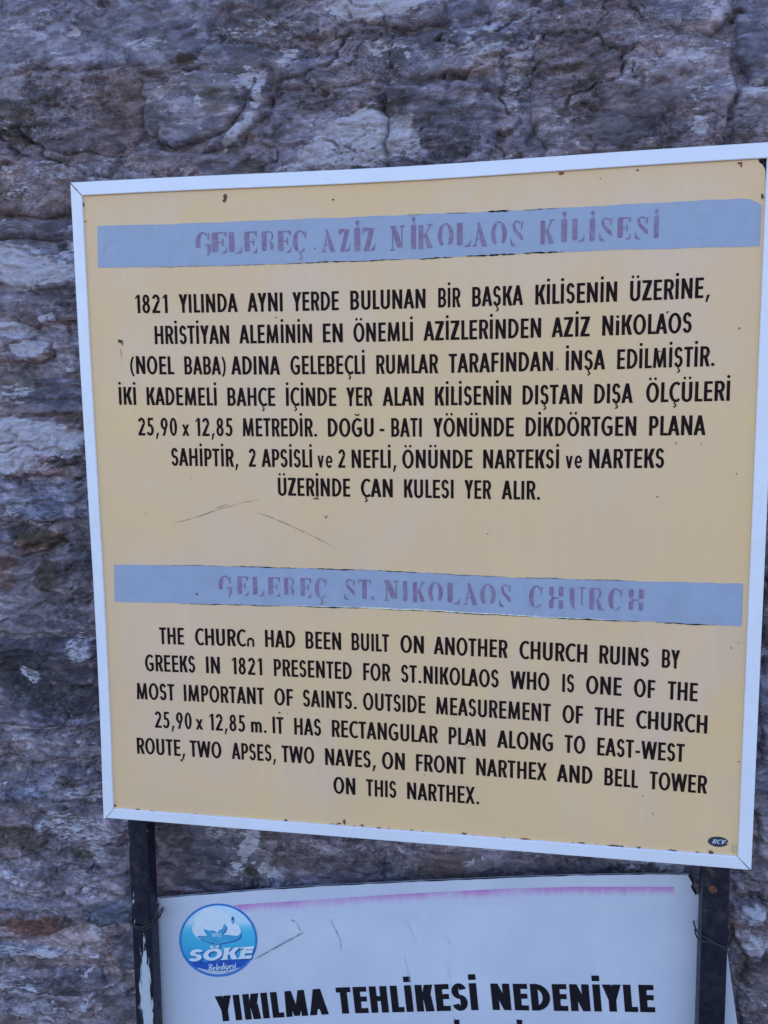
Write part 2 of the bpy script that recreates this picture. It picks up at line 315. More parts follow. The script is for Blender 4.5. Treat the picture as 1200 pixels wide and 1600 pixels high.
# ------------------------------------------------------------------ the old stone wall
WY = 0.100            # mean plane of the wall face
STONES = [
    ([(-0.217, 2.316), (0.013, 2.305), (0.188, 2.261), (0.201, 2.197), (0.162, 2.140), (0.036, 2.135), (-0.094, 2.149), (-0.230, 2.144)], 0.01, (0.93, 1, 1.08), (0, 0)),
    ([(0.208, 2.277), (0.386, 2.261), (0.423, 2.196), (0.384, 2.155), (0.295, 2.148), (0.235, 2.166)], 0.008, (1, 1, 1), (0, 0.05)),
    ([(0.386, 2.261), (0.556, 2.246), (0.556, 2.168), (0.499, 2.159), (0.423, 2.174), (0.395, 2.203)], 0.014, (1, 1, 1), (0, 0)),
    ([(-0.231, 2.130), (-0.117, 2.136), (-0.029, 2.139), (0.067, 2.119), (0.080, 2.066), (0.051, 2.010), (-0.058, 2.021), (-0.135, 2.050), (-0.238, 2.041)], 0.006, (0.78, 0.76, 0.76), (0, 0)),
    ([(0.085, 2.103), (0.151, 2.125), (0.223, 2.114), (0.251, 2.092), (0.234, 2.056), (0.194, 2.028), (0.118, 2.023), (0.080, 2.051)], 0.014, (0.92, 0.95, 0.98), (0, 0)),
    ([(0.280, 2.131), (0.364, 2.131), (0.451, 2.121), (0.461, 2.091), (0.383, 2.087), (0.293, 2.089)], 0.007, (1, 1, 1), (0, 0)),
    ([(0.287, 2.043), (0.333, 2.068), (0.451, 2.069), (0.462, 2.032), (0.463, 1.966), (0.381, 1.963), (0.294, 1.966)], 0.012, (1.05, 1.08, 1.15), (0, 0)),
    ([(0.473, 2.148), (0.574, 2.158), (0.648, 2.147), (0.643, 2.126), (0.611, 2.089), (0.499, 2.093), (0.470, 2.117)], 0.008, (0.93, 1, 1.08), (0, 0)),
    ([(0.466, 2.082), (0.556, 2.082), (0.616, 2.074), (0.625, 2.031), (0.623, 1.968), (0.517, 1.963), (0.469, 1.966)], 0.012, (0.85, 0.86, 0.92), (0, 0)),
    ([(0.679, 2.153), (0.710, 2.176), (0.780, 2.183), (0.833, 2.149), (0.902, 2.127), (0.945, 2.103), (0.952, 2.035), (0.941, 1.972), (0.829, 1.966), (0.695, 1.966), (0.678, 2.027)], 0.014, (0.97, 0.93, 0.92), (0, 0)),
    ([(0.788, 2.224), (0.924, 2.212), (0.943, 2.153), (0.923, 2.117), (0.877, 2.123), (0.824, 2.159)], 0.018, (1, 1, 1), (0, 0.05)),
    ([(0.952, 2.144), (1.050, 2.152), (1.063, 2.053), (0.980, 2.050), (0.958, 2.085)], 0.014, (0.93, 1, 1.08), (0, 0)),
    ([(0.960, 2.043), (1.063, 2.044), (1.067, 1.956), (0.955, 1.958)], 0.008, (1, 1, 1), (0, 0)),
    ([(-0.240, 2.016), (-0.148, 2.021), (-0.048, 2.001), (-0.023, 1.965), (-0.036, 1.926), (-0.109, 1.925), (-0.245, 1.946)], 0.01, (1.08, 0.97, 0.9), (0, 0)),
    ([(-0.247, 1.921), (-0.121, 1.915), (-0.048, 1.907), (-0.038, 1.882), (-0.100, 1.887), (-0.250, 1.887)], 0.012, (0.78, 0.76, 0.76), (0, 0)),
    ([(-0.250, 1.885), (-0.157, 1.883), (-0.113, 1.864), (-0.039, 1.867), (-0.031, 1.811), (-0.117, 1.800), (-0.196, 1.821), (-0.255, 1.823)], 0.012, (1.1, 1.08, 1.1), (0, 0)),
    ([(-0.257, 1.801), (-0.117, 1.792), (-0.038, 1.798), (-0.023, 1.755), (-0.120, 1.749), (-0.261, 1.748)], 0.009, (0.78, 0.76, 0.76), (0, 0)),
    ([(-0.262, 1.740), (-0.144, 1.735), (-0.100, 1.710), (-0.113, 1.690), (-0.171, 1.688), (-0.265, 1.698)], 0.013, (1.2, 1.18, 1.2), (0, 0)),
    ([(-0.087, 1.736), (-0.030, 1.740), (-0.022, 1.668), (-0.080, 1.665), (-0.095, 1.695)], 0.006, (1, 1, 1), (0, 0)),
    ([(-0.267, 1.664), (-0.149, 1.664), (-0.023, 1.661), (-0.014, 1.611), (-0.130, 1.601), (-0.272, 1.602)], 0.007, (1, 1, 1), (0, 0)),
    ([(-0.273, 1.596), (-0.130, 1.595), (-0.050, 1.585), (-0.046, 1.548), (-0.089, 1.510), (-0.184, 1.499), (-0.280, 1.504)], 0.013, (1.2, 1.18, 1.2), (0, 0)),
    ([(-0.281, 1.491), (-0.113, 1.492), (-0.032, 1.489), (-0.024, 1.436), (-0.141, 1.426), (-0.286, 1.429)], 0.007, (0.93, 1, 1.08), (0, 0)),
    ([(-0.181, 1.397), (-0.156, 1.415), (-0.101, 1.416), (-0.114, 1.391), (-0.142, 1.371), (-0.187, 1.367)], 0.008, (1.08, 0.97, 0.9), (0, 0)),
    ([(-0.291, 1.359), (-0.206, 1.359), (-0.188, 1.345), (-0.199, 1.308), (-0.295, 1.308)], 0.008, (1.08, 0.97, 0.9), (0, 0)),
    ([(-0.145, 1.363), (-0.027, 1.367), (-0.019, 1.300), (-0.102, 1.292), (-0.161, 1.312)], 0.007, (0.78, 0.76, 0.76), (0, 0)),
    ([(-0.298, 1.274), (-0.151, 1.273), (-0.026, 1.283), (-0.020, 1.239), (-0.154, 1.226), (-0.302, 1.222)], 0.006, (1, 1, 1), (0, 0)),
    ([(-0.303, 1.211), (-0.155, 1.215), (-0.047, 1.221), (-0.033, 1.154), (-0.037, 1.080), (-0.165, 1.061), (-0.315, 1.058)], 0.016, (0.74, 0.72, 0.76), (0, 0)),
    ([(-0.316, 1.037), (-0.178, 1.048), (-0.044, 1.060), (-0.032, 1.020), (-0.169, 0.997), (-0.320, 0.993)], 0.01, (1, 1, 1), (0, 0)),
    ([(-0.322, 0.960), (-0.195, 0.977), (-0.060, 0.990), (-0.035, 0.957), (-0.137, 0.926), (-0.326, 0.914)], 0.01, (0.93, 1, 1.08), (0, 0)),
    ([(-0.328, 0.883), (-0.213, 0.896), (-0.174, 0.878), (-0.166, 0.852), (-0.206, 0.815), (-0.335, 0.791)], 0.012, (0.9, 0.82, 0.78), (0, 0)),
    ([(-0.156, 0.912), (-0.051, 0.928), (-0.005, 0.891), (-0.019, 0.843), (-0.092, 0.849), (-0.136, 0.839)], 0.01, (1.2, 1.18, 1.2), (0, 0)),
    ([(-0.336, 0.788), (-0.208, 0.788), (-0.119, 0.808), (-0.010, 0.790), (-0.012, 0.750), (-0.149, 0.716), (-0.342, 0.703)], 0.009, (1, 1, 1), (0, 0)),
    ([(-0.343, 0.688), (-0.226, 0.702), (-0.163, 0.703), (-0.123, 0.693), (-0.165, 0.665), (-0.347, 0.645)], 0.01, (1, 0.95, 0.9), (0, 0)),
    ([(-0.103, 0.705), (-0.071, 0.737), (-0.006, 0.751), (0.030, 0.740), (0.028, 0.711), (-0.057, 0.700)], 0.012, (0.92, 1, 1.12), (0, 0)),
    ([(-0.348, 0.632), (-0.217, 0.643), (-0.135, 0.640), (-0.155, 0.623), (-0.350, 0.604)], 0.008, (0.93, 1, 1.08), (0, 0)),
    ([(-0.052, 0.681), (0.033, 0.692), (0.030, 0.624), (-0.037, 0.624)], 0.01, (0.85, 0.86, 0.95), (0, 0)),
    ([(-0.352, 0.582), (-0.207, 0.598), (-0.062, 0.609), (-0.052, 0.573), (-0.159, 0.552), (-0.355, 0.534)], 0.008, (0.78, 0.76, 0.76), (0, 0)),
    ([(-0.357, 0.510), (-0.173, 0.535), (0.028, 0.570), (0.021, 0.419), (-0.368, 0.365)], 0.01, (1, 1, 1), (0, 0)),
    ([(0.043, 0.907), (0.148, 0.909), (0.250, 0.900), (0.271, 0.845), (0.202, 0.790), (0.096, 0.770), (0.031, 0.762)], 0.006, (0.85, 0.8, 0.78), (0, 0)),
    ([(0.273, 0.902), (0.405, 0.902), (0.448, 0.867), (0.436, 0.815), (0.293, 0.795), (0.260, 0.821)], 0.008, (0.92, 0.88, 0.9), (0, 0)),
    ([(0.469, 0.891), (0.616, 0.889), (0.758, 0.894), (0.807, 0.893), (0.798, 0.865), (0.490, 0.826), (0.458, 0.848)], 0.009, (0.82, 0.78, 0.8), (0, 0)),
    ([(0.817, 0.894), (0.970, 0.895), (0.971, 0.871), (0.837, 0.864)], 0.008, (0.78, 0.76, 0.76), (0, 0)),
    ([(0.994, 0.884), (1.044, 0.904), (1.117, 0.910), (1.119, 0.872), (1.046, 0.860), (1.000, 0.860)], 0.012, (1, 0.95, 0.95), (0, 0)),
    ([(0.998, 0.845), (1.037, 0.856), (1.051, 0.842), (1.048, 0.815), (1.010, 0.817), (0.997, 0.826)], 0.015, (1.1, 1.08, 1.1), (0, 0)),
    ([(1.060, 0.859), (1.128, 0.865), (1.131, 0.798), (1.062, 0.801)], 0.013, (1, 1, 1), (0, 0)),
    ([(1.002, 0.803), (1.030, 0.803), (1.048, 0.778), (1.046, 0.746), (1.027, 0.755), (1.007, 0.776)], 0.015, (1.1, 1.08, 1.08), (0, 0)),
    ([(1.013, 0.743), (1.070, 0.738), (1.124, 0.766), (1.138, 0.661), (1.143, 0.553), (1.031, 0.537)], 0.012, (0.92, 0.86, 0.84), (0, 0)),
    ([(1.022, 0.995), (1.111, 1.032), (1.125, 0.921), (1.044, 0.912), (1.025, 0.933)], 0.01, (1, 1, 1), (0, 0)),
    ([(1.020, 1.379), (1.103, 1.391), (1.109, 1.258), (1.021, 1.254)], 0.01, (0.78, 0.76, 0.76), (0, 0)),
    ([(1.022, 1.240), (1.110, 1.244), (1.120, 1.033), (1.021, 1.025)], 0.008, (0.93, 1, 1.08), (0, 0)),
    ([(0.073, 2.127), (0.087, 2.136), (0.162, 2.139), (0.183, 2.134), (0.172, 2.127), (0.099, 2.125)], 0.01, (0.78, 0.76, 0.76), (0, 0)),
    ([(0.255, 2.082), (0.274, 2.109), (0.285, 2.094), (0.277, 2.053), (0.230, 2.011), (0.178, 2.010), (0.189, 2.019), (0.233, 2.041)], 0.013, (1.08, 1.1, 1.18), (0, 0)),
    ([(0.277, 2.030), (0.283, 2.080), (0.262, 2.045), (0.235, 2.004), (0.198, 1.992), (0.239, 1.973), (0.285, 1.968)], 0.004, (0.78, 0.76, 0.76), (0, 0)),
    ([(0.083, 2.016), (0.188, 2.004), (0.280, 1.964), (0.155, 1.961), (0.027, 1.967), (-0.016, 1.984), (0.007, 2.003)], 0.007, (0.88, 0.88, 0.9), (0, 0)),
]
PATCHES = [
    (0.4618, 2.1974, 0.0893, 0.0228, 0.09, 'w', 0.85),
    (0.4207, 2.0026, 0.1063, 0.0384, 0.17, 'w', 0.62),
    (0.3611, 1.9829, 0.0593, 0.0130, 0.14, 'w', 0.5),
    (0.431, 2.0386, 0.0532, 0.0163, 0.31, 'w', 0.6),
    (0.2307, 2.0325, 0.0429, 0.0103, 0.73, 'w', 0.55),
    (0.2682, 2.0905, 0.0101, 0.0349, -0.17, 'w', 0.5),
    (0.2015, 2.0811, 0.0308, 0.0223, 0.17, 'p', 0.7),
    (0.1014, 2.0641, 0.0274, 0.0246, 0.00, 'p', 0.45),
    (0.1947, 2.1787, 0.0407, 0.0128, 0.00, 'w', 0.3),
    (0.2858, 2.1761, 0.0692, 0.0144, 0.00, 'w', 0.35),
    (-0.0898, 2.2202, 0.0866, 0.0281, 0.00, 'w', 0.22),
    (0.0851, 2.1688, 0.0367, 0.0093, 0.00, 'w', 0.45),
    (0.1521, 2.1432, 0.0176, 0.0111, 0.00, 'b', 0.9),
    (-0.1444, 2.07, 0.0469, 0.0331, -0.35, 'b', 0.75),
    (0.2408, 2.0253, 0.0143, 0.0066, 0.00, 'r', 0.6),
    (0.2497, 1.9815, 0.0286, 0.0095, 0.00, 'b', 0.7),
    (0.2234, 2.1214, 0.0244, 0.0064, 0.00, 'b', 0.6),
    (0.3577, 2.0615, 0.0492, 0.0110, 0.21, 'b', 0.6),
    (0.47, 2.0587, 0.0477, 0.0162, 0.09, 'd', 0.55),
    (0.4795, 2.0472, 0.0248, 0.0109, 0.17, 'b', 0.7),
    (0.5555, 2.0082, 0.0562, 0.0448, 0.00, 'd', 0.55),
    (0.4983, 2.0026, 0.0172, 0.0236, 0.00, 'w', 0.5),
    (0.6481, 2.082, 0.0128, 0.0696, -0.07, 'w', 0.35),
    (0.6156, 2.1585, 0.0546, 0.0173, 0.14, 'w', 0.35),
    (0.6066, 2.1157, 0.0367, 0.0157, 0.09, 'w', 0.4),
    (0.8264, 2.0779, 0.0432, 0.0171, 0.14, 'w', 0.36),
    (0.8821, 2.0866, 0.0341, 0.0118, 0.14, 'w', 0.42),
    (0.9046, 2.0512, 0.0221, 0.0237, -0.26, 'w', 0.36),
    (0.9452, 2.0987, 0.0150, 0.0133, 0.00, 'w', 0.45),
    (0.9539, 2.0897, 0.0117, 0.0300, 0.00, 'r', 0.28),
    (0.7388, 2.0496, 0.0445, 0.0519, 0.00, 'b', 0.35),
    (0.8107, 2.0015, 0.0956, 0.0295, 0.00, 'd', 0.5),
    (0.6945, 1.9999, 0.0272, 0.0264, 0.00, 'd', 0.3),
    (0.9065, 1.9914, 0.0120, 0.0086, 0.00, 'w', 0.5),
    (0.7462, 1.9836, 0.0045, 0.0035, 0.00, 'w', 0.8),
    (0.8761, 2.1459, 0.0424, 0.0183, 0.00, 'u', 0.5),
    (0.9701, 2.1009, 0.0249, 0.0333, 0.00, 'u', 0.35),
    (-0.0765, 1.9925, 0.0553, 0.0215, 0.00, 'w', 0.35),
    (-0.1405, 1.9611, 0.0338, 0.0139, 0.00, 'w', 0.35),
    (-0.0631, 1.9374, 0.0443, 0.0237, 0.00, 'p', 0.4),
    (-0.1474, 1.8607, 0.0682, 0.0182, -0.24, 'w', 0.75),
    (-0.098, 1.8285, 0.0786, 0.0182, 0.14, 'w', 0.85),
    (-0.1606, 1.8357, 0.0572, 0.0224, -0.44, 'w', 0.7),
    (-0.062, 1.8625, 0.0268, 0.0120, 0.35, 'w', 0.5),
    (-0.167, 1.7431, 0.0463, 0.0145, -0.17, 'w', 0.75),
    (-0.1344, 1.7091, 0.0322, 0.0145, 0.00, 'w', 0.95),
    (-0.1025, 1.757, 0.0159, 0.0124, 0.00, 'w', 0.5),
    (-0.1184, 1.778, 0.0794, 0.0103, 0.00, 'w', 0.25),
    (-0.161, 1.6593, 0.0418, 0.0273, -0.35, 'p', 0.65),
    (-0.1742, 1.6383, 0.0467, 0.0148, 0.00, 'w', 0.4),
    (-0.1495, 1.569, 0.0929, 0.0319, 0.00, 'w', 0.95),
    (-0.1816, 1.5314, 0.0590, 0.0280, 0.00, 'w', 0.9),
    (-0.0918, 1.5583, 0.0530, 0.0233, 0.21, 'w', 0.85),
    (-0.0702, 1.5317, 0.0253, 0.0149, 0.00, 'w', 0.6),
    (-0.0765, 1.5242, 0.0530, 0.0107, 0.00, 'd', 0.6),
    (-0.1396, 1.4504, 0.0705, 0.0174, 0.00, 'u', 0.5),
    (-0.1784, 1.4039, 0.0311, 0.0132, 0.00, 'd', 0.7),
    (-0.1433, 1.3924, 0.0403, 0.0198, 0.00, 'b', 0.9),
    (-0.1681, 1.3787, 0.0287, 0.0099, 0.00, 'r', 0.45),
    (-0.2086, 1.35, 0.0194, 0.0134, 0.00, 'r', 0.8),
    (-0.2106, 1.322, 0.0170, 0.0247, 0.00, 'r', 0.6),
    (-0.1331, 1.3297, 0.0286, 0.0288, 0.00, 'b', 0.85),
    (-0.0625, 1.3645, 0.0419, 0.0219, 0.00, 'd', 0.45),
    (-0.1348, 1.1494, 0.1077, 0.0797, 0.00, 'd', 0.65),
    (-0.2058, 1.1805, 0.0731, 0.0458, 0.00, 'd', 0.5),
    (-0.1707, 1.1569, 0.0243, 0.0161, -0.52, 'w', 0.5),
    (-0.186, 1.11, 0.0196, 0.0116, 0.52, 's', 0.7),
    (-0.0715, 1.2067, 0.0237, 0.0270, 0.00, 'w', 0.45),
    (-0.2169, 1.0195, 0.0373, 0.0166, 0.00, 'r', 0.45),
    (-0.2325, 0.9747, 0.0376, 0.0191, 0.00, 'p', 0.4),
    (-0.1096, 0.9656, 0.0244, 0.0118, 0.00, 'b', 0.7),
    (-0.2106, 0.9286, 0.0993, 0.0168, 0.00, 'u', 0.6),
    (-0.0744, 0.9446, 0.0483, 0.0165, 0.00, 'w', 0.45),
    (-0.2156, 0.8562, 0.0578, 0.0291, 0.00, 'b', 0.7),
    (-0.1269, 0.8814, 0.0614, 0.0311, 0.00, 'w', 0.42),
    (-0.0662, 0.8745, 0.0413, 0.0309, 0.00, 'w', 0.4),
    (-0.096, 0.8218, 0.0222, 0.0109, 0.00, 'o', 0.95),
    (-0.0706, 0.8384, 0.0171, 0.0263, 0.00, 'w', 0.5),
    (-0.179, 0.8411, 0.0251, 0.0121, 0.00, 'o', 0.4),
    (-0.1955, 0.683, 0.0784, 0.0187, 0.07, 'r', 0.95),
    (-0.1506, 0.6951, 0.0376, 0.0111, 0.00, 'r', 0.7),
    (-0.0377, 0.7237, 0.0608, 0.0219, 0.09, 's', 0.9),
    (-0.2116, 0.6315, 0.0764, 0.0113, 0.05, 'w', 0.75),
    (-0.2437, 0.6305, 0.0643, 0.0088, 0.00, 'u', 0.6),
    (-0.0829, 0.6825, 0.0124, 0.0147, 0.00, 'w', 0.6),
    (-0.0109, 0.6511, 0.0414, 0.0294, 0.00, 's', 0.55),
    (-0.1164, 0.6395, 0.0425, 0.0174, 0.00, 'w', 0.35),
    (-0.2229, 0.5584, 0.0643, 0.0255, 0.00, 'w', 0.35),
    (-0.187, 0.5184, 0.0767, 0.0179, 0.00, 'w', 0.35),
    (-0.1582, 0.5724, 0.0583, 0.0177, 0.00, 'd', 0.5),
    (-0.0715, 0.5514, 0.0300, 0.0101, 0.00, 'b', 0.6),
    (0.0776, 0.8863, 0.0398, 0.0350, 0.00, 'b', 0.45),
    (0.11, 0.8189, 0.0698, 0.0423, 0.00, 'd', 0.45),
    (0.2157, 0.8747, 0.0160, 0.0391, -0.44, 'w', 0.6),
    (0.2482, 0.82, 0.0226, 0.0277, 0.35, 'w', 0.5),
    (0.1707, 0.894, 0.0389, 0.0161, 0.00, 'w', 0.4),
    (0.3053, 0.8596, 0.0554, 0.0296, 0.00, 'b', 0.5),
    (0.2143, 0.8284, 0.0137, 0.0093, 0.00, 'b', 0.8),
    (0.4043, 0.857, 0.0648, 0.0248, 0.00, 'd', 0.5),
    (0.5539, 0.8649, 0.0931, 0.0199, 0.00, 'b', 0.4),
    (0.6471, 0.8623, 0.0710, 0.0110, 0.00, 'w', 0.22),
    (0.856, 0.8815, 0.0576, 0.0148, 0.00, 'b', 0.4),
    (1.0239, 0.834, 0.0185, 0.0147, 0.00, 'w', 0.6),
    (1.0257, 0.7866, 0.0149, 0.0169, -0.70, 'w', 0.6),
    (1.0267, 0.8815, 0.0239, 0.0145, 0.00, 'p', 0.5),
    (1.0436, 0.6923, 0.0372, 0.0746, 0.00, 'b', 0.45),
    (1.0138, 0.7318, 0.0150, 0.0257, 0.00, 'b', 0.4),
    (1.0371, 0.9652, 0.0128, 0.0205, 0.00, 'w', 0.4),
]

def sdf(px, pz, poly):
    """signed distance to a polygon, positive inside"""
    n = len(poly); d = np.full(px.shape, 1e9, dtype=np.float32); ins = np.zeros(px.shape, dtype=bool)
    for i in range(n):
        ax, az = poly[i]; bx, bz = poly[(i+1) % n]
        ex, ez = bx-ax, bz-az; wx, wz = px-ax, pz-az
        t = np.clip((wx*ex+wz*ez)/(ex*ex+ez*ez+1e-12), 0, 1)
        d = np.minimum(d, (wx-ex*t)**2+(wz-ez*t)**2)
        c = ((az <= pz) != (bz <= pz)) & (px < (bx-ax)*(pz-az)/((bz-az) if abs(bz-az) > 1e-9 else 1e-9)+ax)
        ins ^= c
    d = np.sqrt(d); return np.where(ins, d, -d)
def warp(x, z):
    wx = x+0.020*fbm(x*14, z*14, 3, 5)+0.003*gn(x*70, z*70, 6)
    wz = z+0.011*fbm(x*12, z*18, 3, 9)+0.002*gn(x*80, z*80, 8)
    return wx, wz
def fine(x, z):
    """relief every surface of the wall has: thin schist layers, pits, flakes"""
    a = 0.9*fbm(x*3.2, z*3.2, 3, 31)
    zz = z+0.018*fbm(x*7, z*7, 3, 41)+0.05*a*0.3
    lay = fbm(x*9, zz*46, 4, 51, 0.58)
    sm_ = fbm(x*38, zz*95, 4, 61, 0.6)
    t = zz*30+1.3*fbm(x*3.5, zz*5, 3, 71); saw = (t-np.floor(t))
    led = np.where(saw < 0.86, saw/0.86, (1-saw)/0.14)
    ledm = sm(fbm(x*4.2, zz*6, 3, 81), -0.05, 0.45)
    fl = ridge(x*26, zz*52, 4, 91)
    # broken plates: plateaus with short cliffs between them, where the schist has flaked off
    wx = x+0.006*fbm(x*60, z*60, 3, 131); wz = z+0.005*fbm(x*50, z*90, 3, 136)
    p1 = 4.2*fbm(wx*4.2+2, wz*8.5, 3, 141, 0.5); f1 = p1-np.floor(p1)
    t1 = np.floor(p1)+sm(f1, 0.40, 0.60)-p1*0.55
    p2 = 4.0*fbm(wx*13, wz*30, 3, 151, 0.5); f2 = p2-np.floor(p2)
    t2 = np.floor(p2)+sm(f2, 0.38, 0.62)-p2*0.6
    m2 = sm(fbm(x*4, z*5, 3, 161), -0.25, 0.25)
    # hairline to open cracks
    k1 = np.abs(fbm(wx*3.1+7, wz*7.5, 4, 171)); k2 = np.abs(fbm(wx*7+3, wz*16, 3, 176))
    ck = sm(-k1, -0.020, -0.004)*sm(fbm(x*3, z*4, 2, 181), -0.15, 0.15)*0.010+sm(-k2, -0.022, -0.004)*m2*0.005
    return 0.0056*lay+0.0038*sm_-0.0090*(led-0.5)*ledm+0.0030*(fl-0.55)+0.0078*t1+0.0052*t2*m2-1.5*ck
def mortar_h(x, z):
    """toward the viewer is positive"""
    h = 0.010*fbm(x*2.6, z*3.4, 3, 11)+0.007*fbm(x*8, z*11, 3, 21)+fine(x, z)
    # open joints and pits
    c = 1-np.abs(fbm(x*4+0.5*gn(x*9, z*9, 3), z*8+0.5*gn(x*8, z*8, 4), 3, 101))*9
    h = h-0.010*np.clip(c, 0, 1)**2*sm(fbm(x*3, z*3, 2, 111), 0.0, 0.4)
    p = fbm(x*22, z*30, 2, 121); h = h-0.012*sm(p, 0.42, 0.62)
    for (hx, hz, r, dep) in PITS:
        d = np.sqrt((x-hx)**2+(z-hz)**2); h = h-dep*sm(-d, -r*1.15, -r*0.75)
    return h
PITS = [(-0.065, 1.491, 0.0085, 0.020), (0.208, 2.173, 0.0060, 0.016), (0.628, 2.002, 0.0100, 0.020), (0.954, 2.142, 0.0110, 0.020), (0.597, 2.140, 0.0100, 0.012), (0.241, 2.025, 0.0090, 0.010), (0.154, 2.143, 0.0120, 0.008), (0.584, 2.139, 0.0120, 0.010), (-0.183, 1.417, 0.0160, 0.008), (-0.107, 0.966, 0.0140, 0.010), (0.460, 2.046, 0.0200, 0.008)]
def rock_colour(x, z, tint=(1, 1, 1), seed=0, kind=0):
    n1 = fbm(x*5, z*8, 4, 201+seed, 0.6); n2 = fbm(x*16, z*34, 4, 211+seed, 0.62); n3 = fbm(x*60, z*90, 3, 221, 0.6)
    zz = z+0.012*fbm(x*9, z*9, 3, 231)
    t = np.clip(0.46+0.62*n1+0.42*n2+0.25*n3, 0, 1)[:, None]
    dk = np.array((0.15, 0.115, 0.133)); md = np.array((0.345, 0.268, 0.32)); lt = np.array((0.6, 0.48, 0.58))
    c = np.where(t < 0.5, dk+(md-dk)*(t/0.5), md+(lt-md)*((t-0.5)/0.5))
    # warm brown and cool blue-grey drifts
    br = sm(fbm(x*4.5+9, z*7, 4, 241+seed), 0.08, 0.42)[:, None]
    c = c*(1-0.50*br)+c*np.array((1.25, 0.92, 0.68))*0.50*br
    bl = sm(fbm(x*5+3, z*9+4, 4, 251+seed), 0.12, 0.45)[:, None]
    c = c*(1-0.6*bl)+c*np.array((0.86, 1.0, 1.20))*0.6*bl
    # lime and lichen: broken pale bloom
    li = fbm(x*7, z*12, 5, 261, 0.62)+0.38*fbm(x*45, zz*85, 4, 271, 0.65)
    lm = sm(li, 0.26, 0.46)*0.58
    st = sm(fbm(x*30, zz*150, 4, 281, 0.6)+0.5*n1, 0.34, 0.50)*0.50
    lm = np.maximum(lm, st)
    # bigger pale, red, brown and dark patches where the wall has them
    wx = x+0.016*fbm(x*18, z*18, 5, 291, 0.62); wz = z+0.012*fbm(x*16, z*26, 5, 301, 0.62)
    brk = 1.5*fbm(x*26, z*48, 5, 311, 0.68)
    for (kx, kz, rx, rz, rot, kk, amt) in PATCHES:
        ca, sa = math.cos(rot), math.sin(rot)
        u = ((wx-kx)*ca+(wz-kz)*sa)/rx; v = (-(wx-kx)*sa+(wz-kz)*ca)/rz
        q = 1-np.sqrt(u*u+v*v)
        m = sm(q+0.30*brk, -0.02, 0.20)*amt
        if kk == 'w': lm = np.maximum(lm, m)
        else:
            cc = np.array(dict(r=(0.18, 0.078, 0.060), b=(0.115, 0.080, 0.055), d=(0.060, 0.052, 0.058), s=(0.21, 0.20, 0.24), o=(0.14, 0.112, 0.080), u=(0.17, 0.175, 0.25), p=(0.24, 0.185, 0.175))[kk])
            mm = m[:, None]; c = c*(1-mm)+cc*(0.75+0.5*(n2+0.5))[:, None]*mm
            lm = lm*(1-0.72*m)
    c = np.clip(c*np.array(tint), 0.02, 0.85)
    return np.concatenate([c, lm[:, None]], 1)
def set_rock(me, col):
    a = me.color_attributes.new('rock', 'FLOAT_COLOR', 'POINT')
    buf = np.ones((len(col), 4), dtype=np.float32); buf[:, :4] = col
    a.data.foreach_set('color', buf.ravel())
def graded(lo, a, b, hi, s, S):
    left = []; x = a; st = s
    while x > lo: st = min(S, st*1.12); x -= st; left.append(x)
    mid = list(np.arange(a, b, s)); right = []; x = mid[-1]; st = s
    while x < hi: st = min(S, st*1.12); x += st; right.append(x)
    return np.array(left[::-1]+mid+right)
X0, X1, Z0, Z1 = -0.33, 1.12, 0.42, 2.32         # finely built part of the wall face
gx = graded(-2.6, X0, X1, 3.2, 0.0021, 0.030); gz = graded(0.0, Z0, Z1, 3.8, 0.0021, 0.030)
GX, GZ = np.meshgrid(gx, gz); fxx = GX.ravel(); fzz = GZ.ravel()
wall = empty('stone_wall', (0.4, WY+0.3, 0.0))
tag(wall, 'old grey rubble stone wall with white lime patches filling the background', 'stone wall')
hm = mortar_h(fxx, fzz)
nz_, nx_ = GX.shape
idx = np.arange(nz_*nx_).reshape(nz_, nx_)
quads = np.stack([idx[:-1, :-1], idx[:-1, 1:], idx[1:, 1:], idx[1:, :-1]], -1).reshape(-1, 4)
me = grid_mesh('mortar_face', np.stack([fxx, WY-hm, fzz], 1), quads)
set_rock(me, rock_colour(fxx, fzz)); me.materials.append(M['stone'])
mort = bpy.data.objects.new('mortar_face', me); COL.objects.link(mort)
kids = [mort]
